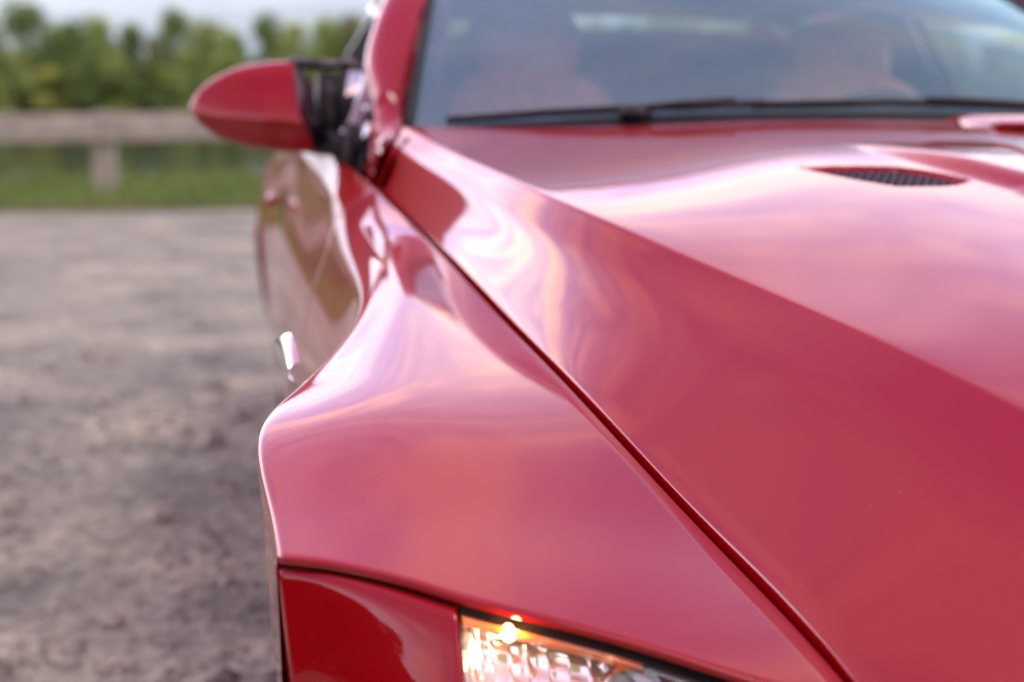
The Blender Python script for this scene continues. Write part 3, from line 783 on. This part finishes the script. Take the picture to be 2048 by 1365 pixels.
# ---- door mirror
def mirror_part():
    sil = [(380, 214, 216, 215), (388, 196, 236, 222), (402, 178, 254, 229), (425, 160, 273, 233), (460, 141, 291, 236), (505, 128, 303, 239), (550, 122, 310, 242), (585, 120, 313, 246), (612, 119, 312, 252), (632, 119, 309, 258)]
    Ym = 2.76
    xs = np.array([s[0] for s in sil], float)
    top = natspline(xs, [s[1] for s in sil]); bot = natspline(xs, [s[2] for s in sil]); cr = natspline(xs, [s[3] for s in sil])
    def section(x, inset=0.0):
        k = float(np.clip((x-380)/150, 0, 1))**.5
        T = at(x, float(top(x)), Ym+.01); Bt = at(x, float(bot(x)), Ym+.01); Cc = at(x, float(cr(x)), Ym-.055*k)
        X = at(x, 215, Ym)[0]; zt, zb, zc = T[2], Bt[2], Cc[2]; dB = .05*k; pts = []
        fr = -.062*k
        ctrl_ = [(dB, zt-.006*k), (dB*.3, zt+.0005), (-.008*k, zt-.001*k), (fr*.50, zt-(zt-zc)*.30), (fr*.93, zc+(zt-zc)*.22), (fr*1.05, zc+.0015*k), (fr*1.05, zc-.0015*k), (fr*.86, zc-(zc-zb)*.16), (fr*.48, zb+(zc-zb)*.36), (dB*.0, zb-.001), (dB, zb+.010*k)]
        Bm = bspline_basis(len(ctrl_), np.linspace(0, 1, 40)); q = Bm@np.array(ctrl_)
        return [(X, Ym+a, z) for a, z in q]
    mb = MB(); rows = [section(x) for x in np.concatenate([380+22*np.linspace(0, 1, 12)**2, np.linspace(404, 584, 40)])]
    # slanted inner border: lower edge reaches further inboard than the upper
    last = np.array(section(584)); ext = np.array(section(630)); nrow = len(last)
    for t in np.linspace(0, 1, 10)[1:]:
        w = np.linspace(0, 1, nrow)**1.4
        base_ = last*(1-t)+ext*t
        rows.append([last[i]*(1-t*w[i])+ext[i]*(t*w[i]) for i in range(nrow)])
    mb.grid(np.array(rows)); 
    housing = mb
    # black inner cap
    r0 = np.array(rows[-1]); mb = MB(); R_ = [r0+np.array([.0005, .0, 0])]
    cen = np.array([at(655, 215, Ym)[0], Ym+.0, 1.008])
    for t, dx, yo in ((.10, .012, .004), (.26, .026, .010), (.42, .034, .022), (.5, .030, .045)):
        rr = r0*(1-t)+cen*t; rr = rr.copy(); rr[:, 0] = r0[:, 0]+dx; rr[:, 1] += yo; R_.append(rr)
    mb.grid(np.array(R_)); cap = mb
    # flat rim + glass at the back
    rows2 = np.array(rows); bk = MB(); loop = np.concatenate([rows2[:, 0], rows2[::-1, -1]]); n = len(loop); cc = loop.mean(0)
    gl = MB(); inner = loop*.94+cc*.06; gl.add(list(inner+np.array([0, .003, 0]))+[cc+np.array([0, .003, 0])], [(i, (i+1) % n, n) for i in range(n)])
    bk.add(list(loop)+list(inner), [(i, (i+1) % n, n+(i+1) % n, n+i) for i in range(n)])
    # arms to the door, plus a black filler for the dark hollow
    arm = MB(); bar = MB()
    bar.tube([at(575, 128, 2.77), at(640, 130, 2.77), at(690, 130, 2.78), at(724, 136, 2.82)], [.012, .011, .010, .009], 10)
    arm.tube([at(600, 292, 2.77), at(640, 296, 2.76), at(680, 300, 2.73), at(704, 312, 2.67)], [.012, .013, .015, .02], 12)
    arm.tube([at(652, 150, 2.84), at(656, 200, 2.82), at(668, 275, 2.78)], [.020, .026, .022], 12, flat=.8)  # filler added to blacken the dark hollow behind the mirror
    arm.tube([at(655, 265, 2.74), at(668, 285, 2.73), at(690, 300, 2.70)], [.010, .016, .018], 10)
    arm.tube([at(706, 250, 2.64), at(697, 290, 2.63), at(694, 340, 2.60)], [.010, .012, .011], 10)
    return housing, cap, bk, gl, arm, bar
mh = mirror_part()
for flip in (False, True):
    t = (lambda m: mirror_mb(m)) if flip else (lambda m: m)
    h = t(mh[0]).build('door_mirror', M['paint'], car, sharp=60)
    t(mh[1]).build('mirror_cap', M['black_gloss'], h); t(mh[2]).build('mirror_rim', M['black_plastic'], h)
    t(mh[3]).build('mirror_glass', M['chrome'], h); t(mh[4]).build('mirror_arm_and_fill', M['black_plastic'], h); t(mh[5]).build('mirror_bar', M['black_gloss'], h)

# ---- side vent badge (chrome) behind the wheel
def side_vent():
    a = at(562, 690, 1.72); b = at(590, 748, 1.63)
    m = MB(); P = []
    for t in np.linspace(0, 1, 12):
        c = a*(1-t)+b*t; w = .022*math.sin(math.pi*(.12+.76*t))+.005
        row = []
        for k in range(10):
            th_ = math.pi*k/9; row.append((c[0]-math.sin(th_)*.014+.006, c[1]+.0, c[2]-math.cos(th_)*w))
        P.append(row)
    m.grid(np.array(P)); return m
both_mb('side_vent_trim', side_vent(), M['chrome'], car)

# ---- hood scoop near the far wiper
def scoop():
    m = MB(); P = []
    for t in np.linspace(0, 1, 26):
        X = 1.155+.20*t; h = .015*math.sin(math.pi*min(1, t*1.6+.02))**.8 if t*1.6 < .5 else .015
        if t > .8: h = .015*(1-((t-.8)/.2)**2)
        z0 = .985; y0 = 2.27
        P.append([(X-.01, y0-.07, z0-.006), (X, y0-.03, z0+h*.30), (X, y0, z0+h*.75), (X, y0+.02, z0+h), (X-.004, y0+.03, z0+h*.95), (X-.002, y0+.032, z0+h*.4)])
    m.grid(np.array(P)); return m
scoop().build('hood_scoop', M['paint'], hood)
mb = MB(); mb.box((1.265, 2.205, .981), (.14, .045, .010), Matrix.Rotation(R(-8), 3, 'X')); o = mb.build('washer_cover', M['paint'], hood, smoothf=False)
bv = o.modifiers.new('bevel', 'BEVEL'); bv.width = .005; bv.segments = 3

# ---- wipers
def wiper(pts_blade, pts_arm, hub):
    m = MB(); m.tube(pts_arm, [.007, .009, .010, .008], 8, flat=.7); m.tube(pts_blade, .006, 8, flat=1.1); m.ellipsoid(hub, (.03, .02, .014), 14, 8)
    return m
def wsp(u, v, off=.010):          # point on glass: u across 0..1, v up 0..1
    a = u*nx; i0 = min(int(a), nx-1); b = v*nz; j0 = min(int(b), nz-1); fa = a-i0; fb = b-j0
    p = (WSg[i0, j0]*(1-fa)+WSg[i0+1, j0]*fa)*(1-fb)+(WSg[i0, j0+1]*(1-fa)+WSg[i0+1, j0+1]*fa)*fb
    return p+np.array([0, -off*.5, off])
m1 = wiper([wsp(.04, .006), wsp(.15, .010), wsp(.28, .014), wsp(.40, .018)], [wsp(.245, .002, .012), wsp(.30, .012, .014), wsp(.36, .018, .014), wsp(.30, .022, .012)], wsp(.25, .0, .006))
m1.build('wiper', M['black_plastic'], car)
m2 = wiper([wsp(.385, .010), wsp(.55, .020), wsp(.68, .018), wsp(.80, .012)], [wsp(.80, .0, .014), wsp(.74, .016, .014), wsp(.66, .022, .014), wsp(.60, .026, .012)], wsp(.80, .0, .012))
m2.build('wiper', M['black_plastic'], car)

# ---- cabin
mb = MB(); P = []
for X in np.linspace(.26, 2*CC-.26, 50):
    b = ws_base(X); hump = .045*math.exp(-((X-1.52)/.16)**2)
    P.append([(X, b[1]+.03, b[2]-.03), (X, b[1]+.15, b[2]-.035+hump*.3), (X, 2.78, .955+hump), (X, 2.86, .94+hump), (X, 2.88, .90), (X, 2.90, .60)])
mb.grid(np.array(P)); mb.build('dashboard', M['trim'], car)
mb = MB(); mb.box((CC, 3.3, .27), (1.5, 2.2, .04)); mb.box((CC, 3.25, .50), (.2, .8, .42)); mb.build('cabin_floor', M['trim'], car, smoothf=False)
both('door_trim', [[(.20, y, .92), (.16, y, .70), (.16, y, .3)] for y in np.linspace(2.6, 4.3, 10)], M['trim'], car)
def seat(cx, cy, s=1.0, zt=1.185):
    m = MB()
    m.ellipsoid((cx, cy+.09, .80), (.235, .075, .30), 24, 14, Matrix.Rotation(R(-14), 3, 'X'), .6)
    m.ellipsoid((cx, cy-.18, .50), (.24, .26, .09), 24, 10, None, .6)
    b = m.build('seat', M['leather'], car)
    m = MB(); m.ellipsoid((cx, cy+.16, zt-.085), (.135, .055, .095), 20, 12, Matrix.Rotation(R(-10), 3, 'X'), .75); m.build('headrest', M['leather'], b)
seat(.615, 3.16, 1, 1.236); seat(1.385, 3.16, 1, 1.205)
mb = MB(); mb.ellipsoid((CC, 4.0, .93), (.64, .08, .297), 40, 14, Matrix.Rotation(R(-14), 3, 'X'), .5); mb.build('rear_seat', M['leather'], car)
mb = MB(); mb.box((CC, 4.45, .95), (1.15, .6, .02)); mb.build('parcel_shelf', M['trim'], car, smoothf=False)
# steering wheel
mb = MB(); c = Vector((1.36, 2.93, .865)); rot = Matrix.Rotation(R(66), 3, 'X'); rings = []
for i in range(40):
    a = 2*math.pi*i/40; rings.append([c+rot@Vector(((.185+.014*math.cos(b))*math.cos(a), (.185+.014*math.cos(b))*math.sin(a), .014*math.sin(b))) for b in np.linspace(0, 2*math.pi, 9)[:-1]])
mb.grid(rings, closeu=True, closev=True)
for a in (0, math.pi, -math.pi/2): mb.tube([c, c+rot@Vector((.18*math.cos(a), .18*math.sin(a), 0))], .018, 8, flat=.5)
mb.ellipsoid(c, (.06, .03, .06)); mb.build('steering_wheel', M['trim'], car)
mb = MB(); mb.ellipsoid((CC, 2.98, 1.262), (.115, .022, .032), 20, 10, None, .7); mb.tube([(CC, 2.98, 1.26), (CC, 2.99, 1.30)], .008); mb.build('rear_view_mirror', M['trim'], car)

# ---- wheels and underbody
def wheel(cx, cy, r, flip):
    m = MB(); sg = -1 if not flip else 1; prof = [(-.11, r*.72), (-.12, r*.80), (-.118, r*.93), (-.10, r*.985), (-.06, r), (.06, r), (.10, r*.985), (.12, r*.9), (.11, r*.72)]
    rings = [[(cx+a, cy+b*math.cos(t), .0+r+b*math.sin(t)) for a, b in prof] for t in np.linspace(0, 2*math.pi, 49)[:-1]]
    m.grid(rings, closeu=True); ty = m.build('wheel', M['tyre'], car)
    m = MB(); prof = [(sg*.108, r*.735), (sg*.10, r*.70), (sg*.02, r*.66), (sg*-.06, r*.66)]
    m.grid([[(cx+a, cy+b*math.cos(t), r+b*math.sin(t)) for a, b in prof] for t in np.linspace(0, 2*math.pi, 49)[:-1]], closeu=True)
    for k in range(10):
        t = 2*math.pi*k/10; m.tube([(cx+sg*.085, cy+.04*math.cos(t), r+.04*math.sin(t)), (cx+sg*.095, cy+r*.70*math.cos(t), r+r*.70*math.sin(t))], [.02, .013], 6)
    m.ellipsoid((cx+sg*.085, cy, r), (.02, .06, .06)); m.build('rim', M['satin_metal'], ty)
for (y, r) in ((FWc[0], .325), (RWc[0], .33)):
    wheel(.155, y, r, False); wheel(2*CC-.155, y, r, True)
mb = MB(); mb.box((CC, 2.9, .22), (1.55, 3.9, .06)); mb.box((CC, 1.55, .36), (1.05, .9, .3)); mb.box((CC, 4.3, .5), (1.2, 1.0, .5)); mb.build('underbody', M['dark'], car, smoothf=False)
for cy, r in ((FWc[0], AR), (RWc[0], AR)):
    P = [[(x, cy+(r+.002)*math.cos(t), .33+(r+.002)*math.sin(t)) for x in (.06, .42)] for t in np.linspace(0, math.pi, 30)]
    both('arch_liner', P, M['dark'], car)

# ================================================================== GROUND, WATER, FENCE, TREES
def ground_mat(name, base, cols, scale, bump=.01, rough=.95):
    m = bpy.data.materials.new(name); m.use_nodes = True; nt = m.node_tree; b = nt.nodes['Principled BSDF']; N = nt.nodes.new; L = nt.links.new
    tc = N('ShaderNodeTexCoord'); n = N('ShaderNodeTexNoise'); n.inputs['Scale'].default_value = scale; n.inputs['Detail'].default_value = 8; n.inputs['Roughness'].default_value = .72
    L(tc.outputs['Object'], n.inputs[0]); r = N('ShaderNodeValToRGB'); L(n.outputs[0], r.inputs[0])
    e = r.color_ramp.elements; e[0].position = .33; e[0].color = (*cols[0], 1); e[1].position = .68; e[1].color = (*cols[-1], 1)
    for i, c in enumerate(cols[1:-1]): q = e.new(.33+.35*(i+1)/(len(cols)-1)); q.color = (*c, 1)
    n2 = N('ShaderNodeTexNoise'); n2.inputs['Scale'].default_value = scale*14; n2.inputs['Detail'].default_value = 4; L(tc.outputs['Object'], n2.inputs[0])
    mr = N('ShaderNodeMapRange'); mr.inputs[1].default_value = .3; mr.inputs[2].default_value = .7; mr.inputs[3].default_value = .65; mr.inputs[4].default_value = 1.3; L(n2.outputs[0], mr.inputs[0])
    vm = N('ShaderNodeVectorMath'); vm.operation = 'SCALE'; L(r.outputs[0], vm.inputs[0]); L(mr.outputs[0], vm.inputs['Scale']); L(vm.outputs[0], b.inputs['Base Color'])
    bp = N('ShaderNodeBump'); bp.inputs['Distance'].default_value = bump; L(n2.outputs[0], bp.inputs['Height']); L(bp.outputs[0], b.inputs['Normal'])
    b.inputs['Roughness'].default_value = rough; b.inputs['Specular IOR Level'].default_value = .2
    return m
M['gravel'] = ground_mat('gravel_ground', None, [(.16, .19, .155), (.34, .385, .29), (.54, .57, .39)], 1.5, .02)
M['soil'] = ground_mat('soil', None, [(.08, .09, .04), (.14, .16, .05), (.18, .19, .08)], .8)
M['grass'] = ground_mat('grass_blades', None, [(.14, .25, .06), (.22, .34, .09), (.31, .40, .14)], 1.2, 0)
M['stone'] = pbr('gravel_stones', (.40, .425, .34), .85, noise=(3.5, .45, 0))
M['wood'] = pbr('weathered_wood', (.44, .43, .35), .85, noise=(5, .2, .004))
M['bark'] = pbr('bark', (.10, .075, .055), .9, noise=(6, .3, .01))

# gravel lot as gently uneven sheet
def sheet(name, x0, x1, y0, y1, nx_, ny_, fz, mat, **k):
    X = np.linspace(x0, x1, nx_); Y = np.linspace(y0, y1, ny_); P = np.array([[(x, y, fz(x, y)) for y in Y] for x in X]); m = MB(); m.grid(P, flip=True)
    return setp(m.build(name, mat), kind='structure', **k)
def gz(x, y):
    far = smooth(13.2, 14.4, y)
    return .012*math.sin(x*1.3+.7*math.sin(y*.9))*math.sin(y*1.1+x*.4)-.0-.02*float(far)
sheet('gravel_lot', -40, 45, -26, 14.6, 180, 120, gz, M['gravel'])
sheet('grass_bank', -60, 90, 14.2, 20.4, 90, 14, lambda x, y: .035*float(smooth(14.2, 14.9, y))-.012+.015*math.sin(x*.7)-(.52 if y > 20.2 else 0)-.30*float(smooth(18.6, 20.2, y)), M['soil'])
M['water'] = pbr('water', (.012, .022, .018), .06, spec=.5, noise=None)
nt = M['water'].node_tree; b_ = nt.nodes['Principled BSDF']; n_ = nt.nodes.new('ShaderNodeTexNoise'); n_.inputs['Scale'].default_value = 1.6; n_.inputs['Detail'].default_value = 3
tc_ = nt.nodes.new('ShaderNodeTexCoord'); nt.links.new(tc_.outputs['Object'], n_.inputs[0]); bp_ = nt.nodes.new('ShaderNodeBump'); bp_.inputs['Distance'].default_value = .015; bp_.inputs['Strength'].default_value = .5
nt.links.new(n_.outputs[0], bp_.inputs['Height']); nt.links.new(bp_.outputs[0], b_.inputs['Normal'])
sheet('pond', -160, 220, 18, 116, 2, 2, lambda x, y: -.34, M['water'])
sheet('far_bank', -400, 500, 112, 1500, 40, 30, lambda x, y: -.6+.9*float(smooth(112, 150, y)), M['soil'])
sheet('meadow', -900, 900, -1200, -25, 30, 30, lambda x, y: -.02, M['soil'])
sheet('side_meadow', -900, -39, -26, 113, 30, 20, lambda x, y: -.012, M['soil'])
sheet('side_meadow', 44, 900, -26, 18.2, 30, 20, lambda x, y: -.012, M['soil'])
sheet('lake_bed', -2200, 2200, -2200, 2600, 2, 2, lambda x, y: -1.5, M['soil'])

# stones scattered on the lot, denser and larger near the car
def stones():
    V = []; Fc = []
    ico = np.array([(1, 0, 0), (-1, 0, 0), (0, 1, 0), (0, -1, 0), (0, 0, 1), (0, 0, -.6)], float)
    fc = [(0, 2, 4), (2, 1, 4), (1, 3, 4), (3, 0, 4), (2, 0, 5), (1, 2, 5), (3, 1, 5), (0, 3, 5)]
    n = 26000
    for i in range(n):
        y = 1.2+12.8*rng.random()**1.5; x = -5.8*(.4+y/9)*rng.random()+.8 if y < 6 else -10+22*rng.random()
        s = .004+.011*rng.random()**2.5
        if rng.random() < .012: s = .02+.03*rng.random()
        a = rng.random()*6.28; c, sn = math.cos(a), math.sin(a); v = ico*np.array([s*(1+.6*rng.random()), s, s*.7])*(1+.25*(rng.random((6, 1))-.5))
        v = np.stack([v[:, 0]*c-v[:, 1]*sn+x, v[:, 0]*sn+v[:, 1]*c+y, v[:, 2]+gz(x, y)+s*.15], 1)
        b = len(V); V += v.tolist(); Fc += [(p+b, q+b, r+b) for p, q, r in fc]
    o = mesh_obj('gravel_stones', V, Fc, M['stone'], smoothf=False)
    setp(o, 'loose grey and tan gravel stones covering the parking lot beside the car', 'gravel', kind='stuff')
stones()
def grass():
    V = []; Fc = []; n = 42000
    X = -16+34*rng.random(n); Y = 13.9+6.0*rng.random(n); Hh = .06+.14*rng.random(n)
    for i in range(n):
        x, y, h = X[i], Y[i], Hh[i]; 
        if y < 14.5 and rng.random() > (y-13.8)/.8: continue
        a = rng.random()*3.14; w = .012; c, s = math.cos(a)*w, math.sin(a)*w; lx, ly = (rng.random(2)-.5)*.1
        z = .02-.30*float(smooth(18.6, 20.2, y)); b = len(V)
        V += [(x-c, y-s, z), (x+c, y+s, z), (x+lx, y+ly, z+h)]; Fc.append((b, b+1, b+2))
    o = mesh_obj('grass', V, Fc, M['grass'], smoothf=False)
    setp(o, 'short green grass strip between the gravel and the pond', 'grass', kind='stuff')
grass()
# timber barrier
fr = empty('timber_fence', at(208, 385, 16.0)*np.array([1, 1, 0]))
setp(fr, 'weathered timber barrier of thick rails on square posts between grass and pond', 'fence')
fx = at(208, 300, 16.0)[0]
for k in range(-6, 9):
    mb = MB(); x = fx+k*3.1; w = .24
    mb.box((x, 16.0+.004*k, .45), (w, .24, .91), Matrix.Rotation(R(random.uniform(-2, 2)), 3, 'Y')); 
    mb.add([(x-w/2, 15.89, .905), (x+w/2, 15.89, .905), (x+w/2, 16.11, .905), (x-w/2, 16.11, .905), (x, 16, .925)], [(0, 1, 4), (1, 2, 4), (2, 3, 4), (3, 0, 4)])
    o = mb.build('post', M['wood'], fr, smoothf=False)
    mb = MB(); x0, x1 = x+.01, x+3.09; tl = random.uniform(-.012, .012)
    pts = [(x0+(x1-x0)*t, 15.80, .755+tl*math.sin(3*t)) for t in np.linspace(0, 1, 6)]
    P = []
    for p in pts: P.append([(p[0], p[1]-.07, p[2]-.14), (p[0], p[1]-.085, p[2]), (p[0], p[1]-.07, p[2]+.14), (p[0], p[1]+.07, p[2]+.145), (p[0], p[1]+.07, p[2]-.14)])
    mb.grid(np.array(P), closev=True); mb.f += [tuple(range(5)), tuple(range(29, 24, -1))]
    mb.build('rail', M['wood'], fr, smoothf=False)

# trees
def leaf_mat(name, c, var=.35):
    m = bpy.data.materials.new(name); m.use_nodes = True; nt = m.node_tree; b = nt.nodes['Principled BSDF']; N = nt.nodes.new; L = nt.links.new
    g = N('ShaderNodeNewGeometry'); r = N('ShaderNodeMapRange'); r.inputs[3].default_value = 1-var; r.inputs[4].default_value = 1+var; L(g.outputs['Random Per Island'], r.inputs[0])
    v = N('ShaderNodeVectorMath'); v.operation = 'SCALE'; v.inputs[0].default_value = c; L(r.outputs[0], v.inputs['Scale']); L(v.outputs[0], b.inputs['Base Color'])
    b.inputs['Roughness'].default_value = .6; b.inputs['Specular IOR Level'].default_value = .25
    tr = N('ShaderNodeBsdfTranslucent'); L(v.outputs[0], tr.inputs[0]); mx = N('ShaderNodeMixShader'); mx.inputs[0].default_value = .3
    L(b.outputs[0], mx.inputs[1]); L(tr.outputs[0], mx.inputs[2]); L(mx.outputs[0], nt.nodes['Material Output'].inputs[0]); return m
LM = {'deep': leaf_mat('leaves_deep_green', (.035, .055, .02)), 'dark': leaf_mat('leaves_dark', (.20, .31, .09)), 'mid': leaf_mat('leaves_mid', (.33, .47, .12)), 'olive': leaf_mat('leaves_olive', (.37, .48, .15)),  # first entry: very dark green leaves for the trees left of the lot
      'yellow': leaf_mat('leaves_yellow', (.52, .60, .15)), 'brown': leaf_mat('leaves_brownish', (.30, .35, .17))}
def crown_mesh(kind, seed, H=1.0, low=.12):
    r = np.random.default_rng(seed); V = []; Fc = []
    blobs = []
    for k in range(15):
        z = low+(.93-low)*r.random(); rad = .34*math.sin(math.pi*min(1, max(.18, (z+.12)/1.15)))**.8; a = r.random()*6.28; d = rad*r.random()**.5*.8
        blobs.append((d*math.cos(a), d*math.sin(a), z, .11+.09*r.random()))
    blobs.append((0, 0, .9, .12))
    for (bx, by, bz, br) in blobs:
        for i in range(230):
            d = r.normal(size=3); d /= np.linalg.norm(d); q = np.array([bx, by, bz])+d*br*(.65+.45*r.random())
            s = .014+.014*r.random(); u = r.normal(size=3); u /= np.linalg.norm(u); w = np.cross(u, d+.3*r.normal(size=3)); w /= np.linalg.norm(w)+1e-6
            b = len(V); V += [tuple(q-u*s), tuple(q+w*s*.7), tuple(q+u*s), tuple(q-w*s*.7)]; Fc.append((b, b+1, b+2, b+3))
    me = bpy.data.meshes.new('crown'); me.from_pydata(V, [], Fc); me.update(); me.materials.append(LM[kind]); return me
def trunk_mesh(seed):
    r = random.Random(seed); m = MB(); m.tube([(0, 0, -.05), (.004, 0, .2), (.01, .005, .5), (0, 0, .82)], [.028, .022, .015, .005], 8)
    for k in range(6):
        a = r.random()*6.28; z = .25+.09*k; m.tube([(0.005, 0, z), (.1*math.cos(a), .1*math.sin(a), z+.09), (.2*math.cos(a), .2*math.sin(a), z+.13)], [.010, .007, .003], 5)
    me = bpy.data.meshes.new('trunk'); me.from_pydata(m.v, [], m.f); me.update(); me.shade_smooth(); me.materials.append(M['bark']); return me
CM = {k: [crown_mesh(k, 10*i+j) for j in range(2)] for i, k in enumerate(LM)}; TM = [trunk_mesh(1), trunk_mesh(2)]
BM = {k: crown_mesh(k, 77+i, low=.0) for i, k in enumerate(LM)}
def tree(x, y, h, kind, wid=1.0, label=None, group=None, shrub=False, name='tree', zb=-.05):
    t = empty(name, (x, y, zb)); s = random.uniform(.9, 1.1)
    c = bpy.data.objects.new('crown', BM[kind] if shrub else random.choice(CM[kind])); COL.objects.link(c); c.parent = t
    k = bpy.data.objects.new('trunk', random.choice(TM)); COL.objects.link(k); k.parent = t
    t.scale = (h*wid*s, h*wid*s, h); t.rotation_euler.z = random.uniform(0, 6.28)
    setp(t, label, 'shrub' if shrub else 'tree', group); return t
YT = 118.0
far = [(x_, 45+(x_ % 7)*5, k_, 1.0, None) for x_, k_ in zip(range(-1300, -150, 75), ['mid', 'dark', 'olive', 'mid']*5)] + [(-110, 60, 'mid', 1.0, None), (-45, 48, 'olive', 1.0, None), (45, 20, 'dark', 1.0, 'tall dark round-topped tree at the left edge across the pond'),
       (108, 62, 'mid', .9, None), (150, 58, 'dark', .9, None), (200, 54, 'mid', 1.0, 'broad fresh green tree across the pond right of the tall dark one'), (262, 62, 'dark', .9, None), (305, 88, 'brown', .8, None),
       (348, 34, 'dark', .85, 'pointed dark tree standing above its neighbours beyond the pond, left of the door mirror'), (415, 58, 'olive', 1.0, 'yellowish green tree across the pond just above the mirror tip'), (470, 76, 'mid', .9, None),
       (530, 42, 'dark', .9, None), (590, 60, 'olive', .9, None), (650, 54, 'mid', .9, None), (705, 36, 'brown', .9, 'brownish green tree across the pond beside the side window')]
OTH = 'green tree in the blurred tree line across the pond'
for px, py, kd, wd, lb in far:
    p = at(px, py, YT); h = p[2]+.4; tree(p[0], YT+random.uniform(-2, 3), h, kd, wd*.95, lb or OTH, 'trees across the pond')
shr = [(95, 140, 'yellow', 1.3, 'bright yellow-green bush on the far bank left'), (20, 105, 'olive', 1.1, 'olive bush at the far left of the opposite bank'), (215, 112, 'mid', 1.0, 'fresh green bush on the far bank behind the fence post'),
       (160, 130, 'dark', 1.1, 'dark bush between the yellow and the fresh green bushes'), (290, 120, 'dark', 1.2, 'dark bush below the gap in the tree tops'), (370, 96, 'olive', 1.0, 'pale olive bush beside the mirror tip'), (330, 135, 'mid', 1.3, None), (450, 110, 'mid', 1.1, None), (250, 150, 'yellow', .8, None), (540, 120, 'olive', 1.2, None), (620, 118, 'mid', 1.2, None), (-30, 150, 'mid', 1.4, None)]
for px, py, kd, wd, lb in shr:
    p = at(px, py, 114); h = p[2]+.55; tree(p[0], 114.5, h, kd, wd, lb or 'low green bush on the far bank of the pond', 'bushes on the far bank', True, 'bush', -.5)
rr = random.Random(5)
for i in range(26):
    x = -26+i*1.55; tree(x+.8, 121+rr.uniform(-1, 1), rr.uniform(4.6, 5.6), rr.choice(['dark', 'mid', 'dark', 'olive']), 1.25, 'low green bush on the far bank of the pond', 'bushes on the far bank', True, 'bush', -.5)
    tree(x, 116.5+rr.uniform(-1, 1), rr.uniform(2.6, 4.2), rr.choice(['dark', 'mid', 'dark', 'olive']), 1.3, 'low green bush on the far bank of the pond', 'bushes on the far bank', True, 'bush', -.5)
for i in range(58):           # behind the car and through the windscreen
    px = 760+i*62; top = rr.uniform(15, 60) if px < 1740 else rr.uniform(58, 95)
    p = at(px, top, YT); tree(p[0], YT+rr.uniform(-2, 5), p[2]+.4, rr.choice(['dark', 'mid', 'olive', 'mid']), 1.1,
        'green tree on the far bank beyond the car, right of the door mirror' , 'trees beyond the car')
    if i % 2 == 0:
        q = at(px+30, 130, 114); tree(q[0], 114, q[2]+.55, rr.choice(['mid', 'dark', 'olive']), 1.4, 'bush at the water beyond the car', 'bushes beyond the car', True, 'bush', -.5)
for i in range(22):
    a_ = R(-62-i*4.4); d = 15+rr.uniform(-1.5, 2.5); tree(d*math.sin(a_), d*math.cos(a_)+1, rr.uniform(5.2, 8.4), 'deep', .9,
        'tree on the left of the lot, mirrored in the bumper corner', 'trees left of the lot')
# woodland on the near side, known only from its reflections in the paint
for i in range(46):
    a = R(-172+i*7.6) if i < 46 else 0
    az = R(165+i*(215/46)); d = 24+rr.uniform(-3, 9)
    x, y = d*math.sin(az)*1.3, d*math.cos(az)
    if y > -8: continue
    x, y = x*.7, y*.7
    h = rr.uniform(7, 11) if y < -5 else rr.uniform(4.5, 7)
    tree(x-2, y, h, rr.choice(['dark', 'mid', 'dark', 'olive']), .9, 'tree around the near side of the lot, reflected in the paint', 'trees around the lot')
